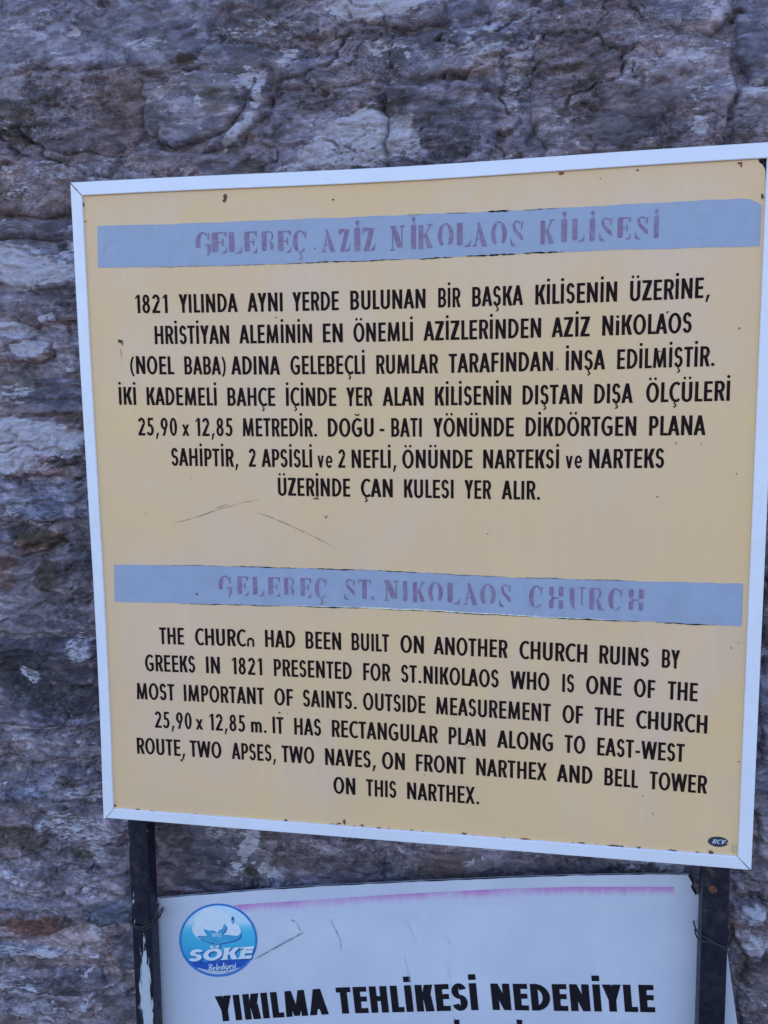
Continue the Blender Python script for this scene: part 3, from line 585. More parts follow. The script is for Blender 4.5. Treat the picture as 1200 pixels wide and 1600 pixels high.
# the masonry body behind the face
bx = [(-2.6, WY+0.06, 0), (3.2, WY+0.06, 0), (3.2, WY+0.75, 0), (-2.6, WY+0.75, 0), (-2.6, WY+0.06, 3.8), (3.2, WY+0.06, 3.8), (3.2, WY+0.75, 3.8), (-2.6, WY+0.75, 3.8)]
core = link('wall_core', mesh('wall_core', bx, [(0, 1, 5, 4), (1, 2, 6, 5), (2, 3, 7, 6), (3, 0, 4, 7), (4, 5, 6, 7), (0, 3, 2, 1)]), M['plaster'])
kids.append(core)
def build_stone(i, poly, prot, tint, step, edge=0.012, tilt=(0, 0)):
    P = np.array(poly); lo = P.min(0)-0.016; hi = P.max(0)+0.016
    xs = np.arange(lo[0], hi[0], step); zs = np.arange(lo[1], hi[1], step)
    A, B = np.meshgrid(xs, zs); a = A.ravel(); b = B.ravel()
    wx, wz = warp(a, b); d = sdf(wx, wz, poly)
    cx, cz = P.mean(0)
    body = 0.010*fbm(a*2.6, b*3.4, 3, 11)+0.005*fbm(a*7+i, b*9, 3, 21+i)+0.85*fine(a, b)
    top = prot*1.0+0.002+tilt[0]*(a-cx)+tilt[1]*(b-cz)
    p = np.clip((d+0.004)/edge, 0, 1); prof = np.sqrt(1-(1-p)**2)
    h = body+(top+0.013)*prof-0.013
    keep = (d > -0.006).reshape(A.shape)
    q = keep[:-1, :-1] & keep[:-1, 1:] & keep[1:, 1:] & keep[1:, :-1]
    ii = np.arange(a.size).reshape(A.shape)
    qd = np.stack([ii[:-1, :-1][q], ii[:-1, 1:][q], ii[1:, 1:][q], ii[1:, :-1][q]], -1)
    if len(qd) < 4: return
    used = np.unique(qd); rm = np.full(a.size, -1); rm[used] = np.arange(len(used)); qd = rm[qd]
    a = a[used]; b = b[used]; h = h[used]
    me = grid_mesh('stone', np.stack([a, WY-h, b], 1), qd)
    set_rock(me, rock_colour(a, b, tint, i % 5)); me.materials.append(M['stone'])
    o = bpy.data.objects.new('stone', me); COL.objects.link(o); kids.append(o)
for i, (poly, prot, tint, tilt) in enumerate(STONES):
    build_stone(i, poly, prot, tint, 0.0022, tilt=tilt)
# the rest of the wall, behind the sign and beyond the frame, is coursed rubble of the same kind
rnd = random.Random(7)
z = 0.02; n = 100
boxes = [(min(p[0] for p in s[0]), min(p[1] for p in s[0]), max(p[0] for p in s[0]), max(p[1] for p in s[0])) for s in STONES]
while z < 3.7:
    hh = rnd.uniform(0.10, 0.19); x = -2.55+rnd.uniform(0, 0.2)
    while x < 3.1:
        ww = rnd.uniform(0.16, 0.42); g = 0.016
        cx, cz = x+ww/2, z+hh/2
        inview = -0.34 < cx+ww/2 and cx-ww/2 < 1.12 and 0.40 < cz+hh/2 and cz-hh/2 < 2.34
        behind = 0.06 < x and x+ww < 0.94 and 1.02 < z and z+hh < 1.88
        if (not inview) or behind:
            pts = []
            for (u, v) in ((0, 0.1), (0.3, 0), (0.7, 0.02), (1, 0.12), (1, 0.8), (0.75, 1), (0.25, 0.98), (0, 0.85)):
                pts.append((x+g+u*(ww-2*g)+rnd.uniform(-0.02, 0.02), z+g*0.6+v*(hh-1.2*g)+rnd.uniform(-0.012, 0.012)))
            near = -0.8 < cx < 1.8 and 0.3 < cz < 2.6
            build_stone(n, pts, rnd.uniform(0.004, 0.018), tuple(rnd.uniform(0.82, 1.12)*c for c in rnd.choice([(1, 1, 1), (1.05, 0.97, 0.92), (0.95, 1, 1.05)])), 0.007 if near else 0.02)
            n += 1
        x += ww
    z += hh
adopt(wall, kids)

# ------------------------------------------------------------------ ground
gm = []
gs = 2.0
xs = np.concatenate([np.arange(-60, -6, 6.0), np.arange(-6, 6, 0.5), np.arange(6, 61, 6.0)])
A, B = np.meshgrid(xs, xs); hgt = 0.02*fbm(A.ravel()*0.8, B.ravel()*0.8, 3, 5)-0.012
ii = np.arange(A.size).reshape(A.shape)
qd = np.stack([ii[:-1, :-1], ii[:-1, 1:], ii[1:, 1:], ii[1:, :-1]], -1).reshape(-1, 4)
g_ = link('ground', grid_mesh('ground', np.stack([A.ravel(), B.ravel(), hgt], 1), qd), M['ground'])
tag(g_, 'bare dry earth in front of the stone wall', kind='structure')

# ------------------------------------------------------------------ lettering: strokes as flat vinyl pieces
def arc(cx, cy, rx, ry, tx, ty, a0, a1, n=14):
    """band between an outer ellipse and an inner one, as quads"""
    q = []
    for i in range(n):
        t0 = math.radians(a0+(a1-a0)*i/n); t1 = math.radians(a0+(a1-a0)*(i+1)/n)
        f = lambda t, k: (cx+(rx-tx*k)*math.cos(t), cy+(ry-ty*k)*math.sin(t))
        q.append([f(t0, 0), f(t1, 0), f(t1, 1), f(t0, 1)])
    return q
def R(x0, y0, x1, y1): return [[(x0, y0), (x1, y0), (x1, y1), (x0, y1)]]
def D(x0, y0, x1, y1, w, w1=None): return [[(x0, y0), (x0+w, y0), (x1+(w1 or w), y1), (x1, y1)]]
def dot(cx, cy, rx, ry, n=12):
    return [[(cx+rx*math.cos(math.radians(a)), cy+ry*math.sin(math.radians(a))) for a in np.linspace(0, 360, n, endpoint=False)]]
def sans(ch, w, t, wk=1.0):
    """condensed geometric sans: (advance width, [groups of non-overlapping faces])"""
    G = []
    def a(*q):
        for z_ in q: G.append(z_)
    dw = w*1.06
    base = {'İ': 'I', 'Ö': 'O', 'Ü': 'U', 'Ç': 'C', 'Ş': 'S', 'Ğ': 'G'}.get(ch, ch)
    W = dict(A=.56, B=.47, C=.50, D=.52, E=.39, F=.37, G=.56, H=.50, I=w, K=.50, L=.35, M=.66, N=.52, O=.60, P=.45, R=.47, S=.42, T=.42, U=.49, V=.50, W=.82, X=.52, Y=.50, Z=.45).get(base, .45)
    if base != 'I': W *= wk
    c = base
    if c == 'A': a(D(0, 0, W/2-dw/2, 1, dw), D(W-dw, 0, W/2-dw/2, 1, dw), R(.13, .22, W-.13, .22+t*.9))
    elif c in 'BPR' or c == 'D':
        a(R(0, 0, w, 1))
        if c == 'D':
            r = W-.17; a(R(w, 1-t, W-r, 1), R(w, 0, W-r, t), arc(W-r, .5, r, .5, w, t, -90, 90, 22))
        else:
            y = .46 if c != 'P' else .42
            r = (1-y+t*.3)/2; yc = 1-r; rx = .21; xr = W-.01-(0.01 if c == 'B' else 0)
            a(R(w, 1-t, xr-rx, 1), R(w, yc-r, xr-rx, yc-r+t), arc(xr-rx, yc, rx, r, w, t, -90, 90, 16))
            if c == 'B':
                r2 = (yc-r+t)/2; a(R(w, 0, W-.23, t), arc(W-.23, r2, .23, r2, w, t, -90, 90, 16))
            if c == 'R': a(D(W-dw, 0, w+.02, .46, dw))
    elif c == 'C' or c == 'G':
        rx = .32
        a(arc(rx, .5, rx, .515, w, t, 52 if c == 'C' else 48, 308 if c == 'C' else 312, 30))
        if c == 'G': a(R(W-w-.01, .12, W-.01, .52), R(W-.27, .52-t, W-w-.01, .52))
        else: pass
    elif c == 'E' or c == 'F':
        a(R(0, 0, w, 1), R(w, 1-t, W, 1), R(w, .44, W-.02, .44+t))
        if c == 'E': a(R(w, 0, W, t))
    elif c == 'H': a(R(0, 0, w, 1), R(W-w, 0, W, 1), R(w, .44, W-w, .44+t))
    elif c == 'I': a(R(0, 0, w, 1))
    elif c == 'K': a(R(0, 0, w, 1), D(w*.7, .42, W-dw*1.12, 1, dw*1.12), D(W-dw*1.15, 0, w*1.0, .60, dw*1.1))
    elif c == 'L': a(R(0, 0, w, 1), R(w, 0, W, t))
    elif c == 'M': a(D(0, 0, .05, 1, w*.95), D(W-w*.95, 0, W-.05-w*.95, 1, w*.95), D(W/2-w*.42, .02, .05, 1, w*.85, w*.95), D(W/2-w*.42, .02, W-.05-w*.95, 1, w*.85, w*.95))
    elif c == 'N': a(R(0, 0, w, 1), R(W-w, 0, W, 1), D(W-w, 0, 0, 1, w))
    elif c == 'O': a(arc(W/2, .5, W/2, .515, w, t, 0, 360, 36))
    elif c == 'S':
        a(arc(W/2, 1-.275, W/2-.01, .29, w*.95, t, 15, 270, 20), arc(W/2, .29, W/2, .30, w*.95, t, -165, 90, 20))
    elif c == 'T': a(R(0, 1-t, W, 1), R(W/2-w/2, 0, W/2+w/2, 1-t))
    elif c == 'U': a(R(0, .26, w, 1), R(W-w, .26, W, 1), arc(W/2, .26, W/2, .275, w, t, 180, 360, 18))
    elif c == 'V': a(D(W/2-dw/2, 0, 0, 1, dw), D(W/2-dw/2, 0, W-dw, 1, dw))
    elif c == 'W': a(D(W*.27-dw/2, 0, 0, 1, dw*.95), D(W*.27-dw/2, 0, W/2-dw/2, 1, dw*.95), D(W*.73-dw/2, 0, W/2-dw/2, 1, dw*.95), D(W*.73-dw/2, 0, W-dw, 1, dw*.95))
    elif c == 'X': a(D(0, 0, W-dw*.95, 1, dw*.95), D(W-dw*.95, 0, 0, 1, dw*.95))
    elif c == 'Y': a(R(W/2-w/2, 0, W/2+w/2, .44), D(W/2-w/2, .42, 0, 1, w, dw*1.1), D(W/2-w/2, .42, W-dw*1.1, 1, w, dw*1.1))
    elif c == 'Z': a(R(0, 1-t, W, 1), R(0, 0, W, t), D(0, t*.9, W-dw*1.25, 1-t*.9, dw*1.25))
    elif c == '1': W = .30; a(R(W-w, 0, W, 1), D(0, .80, W-w, 1, w*.7, .03))
    elif c == '8': W = .44; a(arc(W/2, .74, W/2-.025, .27, w*.9, t, 0, 360, 26), arc(W/2, .28, W/2, .295, w*.95, t, 0, 360, 26))
    elif c == '2': W = .44; a(arc(W/2, .72, W/2, .295, w, t, -12, 165, 18), D(0, t*.8, W-w*1.05, .66, w*1.25, w*1.05), R(0, 0, W, t))
    elif c == '5': W = .42; a(R(.06, 1-t, W-.02, 1), R(.06, .50, .06+w*.85, 1-t), arc(W/2-.03, .32, W/2+.03, .335, w, t, -150, 115, 20))
    elif c == '9': W = .45; a(arc(W/2, .68, W/2, .335, w, t, 0, 360, 26), D(.10, 0, W-w, .60, w*1.0, w*.8))
    elif c == '0': W = .46; a(arc(W/2, .5, W/2, .515, w, t, 0, 360, 30))
    elif c == '.': W = w*1.1; a(dot(W/2, .08, W*.52, .085))
    elif c == ',': W = w*1.2; a(D(0, -.20, .06, .16, w*.5, w*.9))
    elif c == '-': W = .24; a(R(0, .30, W, .30+t))
    elif c == '(': W = .22; a(arc(.36, .42, .36, .68, w*.75, .10, 122, 238, 14))
    elif c == ')': W = .22; a(arc(-.14, .42, .36, .68, w*.75, .10, -58, 58, 14))
    elif c == 'v': W = .42; dw *= .85; a(D(W/2-dw/2, 0, 0, .66, dw), D(W/2-dw/2, 0, W-dw, .66, dw))
    elif c == 'x': W = .42; dw *= .85; a(D(0, 0, W-dw, .64, dw), D(W-dw, 0, 0, .64, dw))
    elif c == 'e': W = .46; a(arc(W/2, .33, W/2, .345, w*.9, t*.9, 0, 320, 24), R(w*.5, .27, W-w*.3, .27+t*.75))
    elif c == 'm': W = .66; a(R(0, 0, w, .64), R(W/2-w/2, 0, W/2+w/2, .42), R(W-w, 0, W, .42), arc(W/4+w/4, .42, W/4+w/4, .235, w, t, 0, 180, 10), arc(W*.75-w/4, .42, W/4+w/4, .235, w, t, 0, 180, 10))
    elif c == 'i': W = w; a(R(0, 0, w, .74), dot(w/2, .93, w*.48, .07))
    elif c == '~': W = .40; a(R(0, 0, w*.75, .28), R(W-w*.75, 0, W, .34), arc(W/2, .30, W/2, .24, w*.75, t, 0, 180, 10))
    if ch == 'İ': a(R(0, 1.12, w, 1.12+t*1.1) if w > .25 else dot(W/2, 1.20, w*.50, .085))
    if ch in 'ÖÜ' and wk > 2: a(R(W/2-.34, 1.06, W/2-.06, 1.22), R(W/2+.06, 1.06, W/2+.34, 1.22))
    elif ch in 'ÖÜ': a(dot(W/2-.12, 1.19, .062, .075), dot(W/2+.12, 1.19, .062, .075))
    if ch == 'Ğ': a(arc(W/2+.02, 1.26, .14, .14, .07, .07, 190, 350, 8))
    if ch in 'ÇŞ': a(R(W/2-.03, -.10, W/2+.03, .0), arc(W/2-.01, -.17, .11, .11, .075, .07, -120, 80, 10))
    lsb = dict(A=.0, V=.0, W=.0, Y=.0, T=.02, X=.01, Z=.03, L=.06, F=.06, J=.02, S=.035, O=.03, C=.03, G=.03).get(c, .06)
    rsb = dict(A=.0, V=.0, W=.0, Y=.0, T=.02, X=.01, K=.0, Z=.03, L=.0, F=.02, E=.035, C=.0, S=.035, O=.03, R=.01, G=.045, P=.01, B=.035, D=.03).get(c, .06)
    return W, lsb, rsb, G
def heavy(ch, w, t):
    W, a_, b_, G = sans(ch, w, t, 1.32)
    return W, a_*.9+.008, b_*.9+.008, G
def text_mesh(name, words, y, w=.165, t=.145, glyph=sans, jit=0.0):
    """words: (string, A, B, up) with A and B the ends of the baseline and up the cap height vector, in metres"""
    V = []; F = []; r2 = random.Random(len(name))
    for (s, A, B, U) in words:
        gl = [glyph(c, w, t) for c in s]
        pos = []; x = 0
        for i, (W, lb, rb, G) in enumerate(gl):
            if i: x += lb+gl[i-1][2]
            pos.append(x); x += W
        tot = x
        for (W, lb, rb, G), p in zip(gl, pos):
            jx = r2.uniform(-jit, jit); jy = r2.uniform(-jit, jit)
            for k, grp in enumerate(G):
                yy = y-0.00004*k
                for q in grp:
                    b = len(V)
                    for (gx_, gy_) in q:
                        u = (p+gx_+jx)/tot; g2 = gy_+jy
                        V.append((A[0]+(B[0]-A[0])*u+U[0]*g2, yy, A[1]+(B[1]-A[1])*u+U[1]*g2))
                    ring = list(range(b, b+len(q)))
                    # keep every face looking at the viewer
                    ar = sum(V[ring[i]][0]*V[ring[(i+1) % len(ring)]][2]-V[ring[(i+1) % len(ring)]][0]*V[ring[i]][2] for i in range(len(ring)))
                    F.append(ring if ar > 0 else ring[::-1])
    return mesh(name, V, F)

# worn serif letters of the two headings: what is left of each letter
def didone(ch, w, t):
    G = []
    def a(*q): G.extend(q)
    th = .26; hl = .055
    c = {'İ': 'I', 'Ç': 'C'}.get(ch, ch); W = .72
    def stem(x, y0=.0, y1=1.0): return [[(x, y0+.04), (x+th*.5, y0), (x+th, y0+.05), (x+th, y1), (x, y1)]]
    def foot(x, y=0): return [[(x, y), (x+.34, y+.02), (x+.22, y+.09), (x+.10, y+.09)]]
    if c == 'I': W = .26; a(stem(0, 0, 1))
    elif c == 'E':
        W = .66; a(stem(0, .08, 1), R(th, .94, .50, 1), [[(.50, 1), (.66, 1), (.64, .74), (.58, .80)]], R(th, .50, .46, .55), [[(.44, .36), (.50, .36), (.50, .70), (.44, .66)]], [[(.40, 0), (.62, .02), (.66, .30), (.58, .12)]])
    elif c == 'L': W = .66; a(stem(0, .06, 1), [[(.30, .0), (.62, .0), (.66, .34), (.56, .13), (.40, .06)]])
    elif c == 'B': W = .68; a(stem(0, .10, 1), R(th, .94, .44, 1), arc(.44, .77, .20, .23, .08, .06, -70, 90, 10), arc(.38, .29, .27, .27, .17, .07, -40, 80, 10))
    elif c == 'G': W = .80; a(arc(.38, .50, .38, .52, .23, .08, 100, 205, 16), arc(.38, .50, .36, .52, .1, .07, 48, 98, 8), [[(.62, .66), (.70, .62), (.72, 1), (.64, .86)]], R(.48, .38, .80, .44), [[(.60, -.14), (.66, -.02), (.78, .10), (.78, .38), (.60, .38)]])
    elif c == 'C': W = .78; a(arc(.38, .50, .38, .52, .23, .07, 100, 240, 18), arc(.38, .50, .36, .52, .09, .06, 42, 98, 8), [[(.62, .66), (.68, .64), (.74, 1), (.66, .9)]], arc(.38, .50, .36, .50, .08, .05, 262, 318, 7))
    elif c == 'A': W = .82; a(D(.54, .0, .26, 1, .28, .14), D(.12, .0, .34, .86, .06, .05), [[(.0, .0), (.28, .02), (.18, .09), (.08, .08)]], R(.22, .30, .56, .35))
    elif c == 'Z': W = .78; a(D(.08, .0, .44, .97, .28), [[(.0, .72), (.06, .78), (.44, .93), (.40, .99), (.02, 1)]], [[(.34, .0), (.70, .02), (.78, .36), (.66, .14)]])
    elif c == 'N': W = .84; a(R(.12, .06, .17, .92), R(.02, 0, .27, .06), D(.42, .12, .02, 1, .30), R(.66, .10, .71, .94), R(.56, .94, .84, 1))
    elif c == 'K': W = .80; a(stem(0, 0.02, .97), D(.26, .42, .62, .94, .07), R(.52, .94, .80, 1), D(.50, .0, .30, .60, .30, .16), foot(-.04, -.03))
    elif c == 'O': W = .84; a(arc(.42, .5, .42, .51, .22, .06, 118, 236, 16), arc(.42, .5, .42, .51, .22, .06, -52, 62, 16), arc(.42, .5, .36, .505, .07, .05, 66, 112, 6))
    elif c == 'S': W = .68; a([[(.10, .78), (.16, .60), (.52, .26), (.66, .20), (.62, .42), (.30, .66), (.22, .86)]], arc(.34, .76, .26, .25, .09, .06, 40, 170, 10), [[(.54, .70), (.60, .66), (.66, 1), (.58, .92)]], [[(.0, .34), (.08, .14), (.30, -.02), (.08, -.02), (.0, .04)]])
    elif c == 'T': W = .78; a(stem(.26, 0.02, .94), R(.08, .94, .68, 1), [[(.02, .70), (.10, .94), (.0, 1)]], [[(.70, 1), (.70, .94), (.74, .70), (.78, 1)]])
    elif c == 'H': W = .84; a(stem(0, .02, .42), stem(0, .58, .98), stem(.58, .0, .40), stem(.58, .55, 1), R(.26, .46, .58, .53), [[(.14, .42), (.30, .40), (.26, .56), (.12, .58)]])
    elif c == 'U': W = .86; a([[(.02, .36), (.14, .12), (.30, -.02), (.26, .20), (.26, .96), (.02, .98)]], R(.64, .20, .70, .94), R(.50, .94, .86, 1))
    elif c == 'R': W = .78; a(stem(0, 0, .98), R(th, .94, .44, 1), arc(.44, .76, .24, .24, .13, .06, -80, 90, 12), D(.52, .0, .36, .50, .26, .16), dot(.86, .03, .04, .04, 6))
    elif c == '.': W = .16; a(dot(.08, .10, .10, .11, 9))
    if ch == 'İ': a(dot(W/2+.01, 1.23, .10, .10, 8), [[(W/2-.02, 1.04), (W/2+.06, 1.04), (W/2+.03, 1.16)]])
    if ch == 'Ç': a(R(.36, -.12, .42, 0), arc(.36, -.20, .14, .12, .07, .05, -130, 80, 8))
    return W, 0, 0, G

TEXT = [
    [('1821', 0.0937, 1.7551, 0.1457, 1.7542), ('YILINDA', 0.1636, 1.7539, 0.2552, 1.7526), ('AYNI', 0.2703, 1.7524, 0.3239, 1.7519), ('YERDE', 0.3388, 1.7517, 0.4077, 1.7512), ('BULUNAN', 0.4248, 1.7511, 0.5337, 1.7508), ('BİR', 0.5515, 1.7508, 0.583, 1.7508), ('BAŞKA', 0.5993, 1.7509, 0.67, 1.7511), ('KİLİSENİN', 0.6863, 1.7512, 0.7963, 1.7521), ('ÜZERİNE,', 0.8131, 1.7523, 0.9162, 1.7537)],
    [('HRİSTİYAN', 0.1232, 1.7088, 0.2408, 1.7071), ('ALEMİNİN', 0.2561, 1.7069, 0.3673, 1.7059), ('EN', 0.3833, 1.7058, 0.4127, 1.7057), ('ÖNEMLİ', 0.4285, 1.7056, 0.5154, 1.7054), ('AZİZLERİNDEN', 0.5305, 1.7054, 0.6949, 1.7061), ('AZİZ', 0.7094, 1.7062, 0.7607, 1.7066), ('NiKOLAOS', 0.7774, 1.7068, 0.8948, 1.7084)],
    [('(NOEL', 0.0816, 1.665, 0.1522, 1.6634), ('BABA)', 0.1688, 1.6631, 0.2337, 1.662), ('ADINA', 0.242, 1.6618, 0.3176, 1.6608), ('GELEBEÇLİ', 0.3334, 1.6606, 0.4446, 1.6598), ('RUMLAR', 0.4617, 1.6597, 0.5512, 1.6595), ('TARAFINDAN', 0.5662, 1.6595, 0.7118, 1.6603), ('İNŞA', 0.7289, 1.6605, 0.7824, 1.6611), ('EDİLMİŞTİR.', 0.7982, 1.6613, 0.9258, 1.6634)],
    [('İKİ', 0.0608, 1.619, 0.089, 1.6184), ('KADEMELİ', 0.1059, 1.6181, 0.218, 1.6162), ('BAHÇE', 0.2349, 1.6159, 0.309, 1.615), ('İÇİNDE', 0.3255, 1.6149, 0.4014, 1.6142), ('YER', 0.4165, 1.6141, 0.4555, 1.6139), ('ALAN', 0.4704, 1.6139, 0.5301, 1.6137), ('KİLİSENİN', 0.5464, 1.6137, 0.6546, 1.6139), ('DIŞTAN', 0.6704, 1.6139, 0.7523, 1.6145), ('DIŞA', 0.7684, 1.6146, 0.8203, 1.6151), ('ÖLÇÜLERİ', 0.8378, 1.6153, 0.9468, 1.6169)],
    [('25,90', 0.0902, 1.5721, 0.1532, 1.5714), ('x', 0.1613, 1.5713, 0.1727, 1.5712), ('12,85', 0.1823, 1.5711, 0.2413, 1.5706), ('METREDİR.', 0.2572, 1.5704, 0.3717, 1.5697), ('DOĞU', 0.3883, 1.5696, 0.4567, 1.5694), ('-', 0.4655, 1.5693, 0.4726, 1.5693), ('BATI', 0.4827, 1.5693, 0.5273, 1.5692), ('YÖNÜNDE', 0.5437, 1.5692, 0.6583, 1.5693), ('DİKDÖRTGEN', 0.6749, 1.5693, 0.8258, 1.57), ('PLANA', 0.8429, 1.5701, 0.9174, 1.5707)],
    [('SAHİPTİR,', 0.1419, 1.526, 0.2488, 1.5248), ('2', 0.2652, 1.5247, 0.2762, 1.5246), ('APSİSLİ', 0.2852, 1.5246, 0.3634, 1.5241), ('ve', 0.3716, 1.524, 0.3943, 1.5239), ('2', 0.403, 1.5239, 0.4136, 1.5239), ('NEFLİ,', 0.4232, 1.5238, 0.4898, 1.5237), ('ÖNÜNDE', 0.4985, 1.5237, 0.6003, 1.5238), ('NARTEKSİ', 0.6156, 1.5239, 0.7218, 1.5244), ('ve', 0.7309, 1.5245, 0.7538, 1.5246), ('NARTEKS', 0.7628, 1.5247, 0.8642, 1.5257)],
    [('ÜZERİNDE', 0.3096, 1.4818, 0.4202, 1.4812), ('ÇAN', 0.4364, 1.4811, 0.484, 1.4808), ('KULESI', 0.5007, 1.4807, 0.5733, 1.4803), ('YER', 0.5888, 1.4802, 0.6272, 1.48), ('ALIR.', 0.6421, 1.4799, 0.6963, 1.4796)],
    [('THE', 0.11, 1.2452, 0.1512, 1.2459), ('CHURC~', 0.169, 1.2462, 0.2657, 1.2474), ('HAD', 0.2829, 1.2476, 0.3308, 1.2479), ('BEEN', 0.3472, 1.248, 0.4028, 1.2481), ('BUILT', 0.4189, 1.2482, 0.4764, 1.2481), ('ON', 0.4932, 1.248, 0.5288, 1.2478), ('ANOTHER', 0.5434, 1.2477, 0.6521, 1.2465), ('CHURCH', 0.669, 1.2463, 0.7653, 1.2445), ('RUINS', 0.7825, 1.2442, 0.8509, 1.2425), ('BY', 0.8689, 1.242, 0.8932, 1.2413)],
    [('GREEKS', 0.0838, 1.2003, 0.1678, 1.2015), ('IN', 0.1855, 1.2017, 0.2084, 1.2019), ('1821', 0.2275, 1.2021, 0.277, 1.2025), ('PRESENTED', 0.2959, 1.2025, 0.4187, 1.2027), ('FOR', 0.436, 1.2027, 0.4778, 1.2025), ('ST.NIKOLAOS', 0.4941, 1.2024, 0.6394, 1.2009), ('WHO', 0.656, 1.2007, 0.7127, 1.1997), ('IS', 0.7311, 1.1994, 0.7479, 1.1991), ('ONE', 0.7645, 1.1987, 0.8146, 1.1976), ('OF', 0.8316, 1.1972, 0.8608, 1.1964), ('THE', 0.878, 1.196, 0.9188, 1.1948)],
    [('MOST', 0.0674, 1.1533, 0.1311, 1.1543), ('IMPORTANT', 0.1469, 1.1545, 0.279, 1.1558), ('OF', 0.2952, 1.1559, 0.3254, 1.1561), ('SAINTS.', 0.341, 1.1561, 0.4254, 1.1562), ('OUTSIDE', 0.4351, 1.1562, 0.5306, 1.1557), ('MEASUREMENT', 0.5466, 1.1556, 0.715, 1.1534), ('OF', 0.7318, 1.1531, 0.7613, 1.1525), ('THE', 0.7776, 1.1522, 0.8189, 1.1513), ('CHURCH', 0.8357, 1.1509, 0.9336, 1.1483)],
    [('25,90', 0.0962, 1.1079, 0.1582, 1.1088), ('x', 0.1651, 1.1089, 0.1771, 1.1091), ('12,85', 0.187, 1.1092, 0.2465, 1.1098), ('m.', 0.2562, 1.1099, 0.2815, 1.1101), ('IT', 0.2911, 1.1102, 0.3089, 1.1103), ('HAS', 0.3261, 1.1104, 0.3689, 1.1105), ('RECTANGULAR', 0.3856, 1.1106, 0.5493, 1.1101), ('PLAN', 0.5654, 1.11, 0.6205, 1.1095), ('ALONG', 0.6374, 1.1093, 0.7195, 1.1081), ('TO', 0.7358, 1.1078, 0.7652, 1.1073), ('EAST-WEST', 0.7822, 1.1069, 0.9038, 1.1041)],
    [('ROUTE,', 0.0634, 1.0625, 0.1454, 1.0634), ('TWO', 0.1533, 1.0635, 0.2062, 1.064), ('APSES,', 0.2229, 1.0641, 0.2953, 1.0645), ('TWO', 0.3048, 1.0646, 0.3571, 1.0647), ('NAVES,', 0.3741, 1.0647, 0.4538, 1.0647), ('ON', 0.4635, 1.0646, 0.499, 1.0645), ('FRONT', 0.5159, 1.0645, 0.591, 1.064), ('NARTHEX', 0.6066, 1.0639, 0.7105, 1.0628), ('AND', 0.7253, 1.0626, 0.7762, 1.0619), ('BELL', 0.7933, 1.0616, 0.8407, 1.0608), ('TOWER', 0.8566, 1.0605, 0.9362, 1.0589)],
    [('ON', 0.3866, 1.0194, 0.4215, 1.0192), ('THIS', 0.4383, 1.0192, 0.4854, 1.019), ('NARTHEX.', 0.5018, 1.0189, 0.6115, 1.0184)],
]
HEAD1 = [('G', 0.1935, 0.2176, 1.8376, 1.8681), ('E', 0.2192, 0.2419, 1.837, 1.8675), ('L', 0.245, 0.2651, 1.8364, 1.867), ('E', 0.2688, 0.2879, 1.8358, 1.8664), ('B', 0.2949, 0.3132, 1.8352, 1.8658), ('E', 0.3193, 0.339, 1.8346, 1.8653), ('Ç', 0.3414, 0.3631, 1.8341, 1.8647), ('A', 0.3834, 0.4034, 1.8332, 1.8642), ('Z', 0.4093, 0.4262, 1.8328, 1.8644), ('İ', 0.4321, 0.4403, 1.8323, 1.8646), ('Z', 0.4432, 0.4628, 1.8323, 1.8648), ('N', 0.4835, 0.5043, 1.8317, 1.8653), ('İ', 0.5136, 0.5202, 1.8321, 1.8656), ('K', 0.5243, 0.5441, 1.833, 1.8658), ('O', 0.5512, 0.5731, 1.8331, 1.8657), ('L', 0.5781, 0.5979, 1.8326, 1.8654), ('A', 0.5993, 0.6197, 1.8323, 1.8651), ('O', 0.6253, 0.6467, 1.8319, 1.8648), ('S', 0.6522, 0.6693, 1.8314, 1.8646), ('K', 0.6928, 0.7106, 1.8328, 1.8641), ('İ', 0.7206, 0.7279, 1.8332, 1.8639), ('L', 0.7354, 0.7516, 1.8335, 1.8636), ('İ', 0.7583, 0.765, 1.8333, 1.8634), ('S', 0.7711, 0.7882, 1.8336, 1.8632), ('E', 0.795, 0.8122, 1.8337, 1.863), ('S', 0.818, 0.8351, 1.8338, 1.8627), ('İ', 0.8421, 0.8481, 1.8336, 1.8625)]
HEAD2 = [('G', 0.2109, 0.2325, 1.3269, 1.3573), ('E', 0.2415, 0.2589, 1.327, 1.3573), ('L', 0.266, 0.2838, 1.3271, 1.3573), ('E', 0.2906, 0.3092, 1.3271, 1.3573), ('B', 0.3157, 0.3318, 1.3272, 1.3573), ('E', 0.3414, 0.358, 1.3272, 1.3573), ('Ç', 0.3638, 0.3832, 1.327, 1.3573), ('S', 0.4085, 0.4262, 1.3268, 1.3574), ('T', 0.4299, 0.4498, 1.3267, 1.3574), ('.', 0.45, 0.454, 1.3269, 1.3574), ('N', 0.4695, 0.492, 1.3264, 1.3573), ('I', 0.4984, 0.504, 1.3266, 1.3571), ('K', 0.5129, 0.531, 1.3263, 1.3569), ('O', 0.5358, 0.5571, 1.3254, 1.3567), ('L', 0.5641, 0.5824, 1.3243, 1.3564), ('A', 0.5867, 0.6077, 1.3239, 1.3562), ('O', 0.6118, 0.6341, 1.3234, 1.3559), ('S', 0.6396, 0.6567, 1.3231, 1.3557), ('C', 0.6822, 0.7027, 1.3224, 1.3553), ('H', 0.7108, 0.7303, 1.322, 1.355), ('U', 0.7392, 0.7614, 1.3222, 1.3549), ('R', 0.7673, 0.7859, 1.3226, 1.3548), ('C', 0.7934, 0.8137, 1.3229, 1.3546), ('H', 0.8216, 0.8412, 1.3232, 1.3545)]

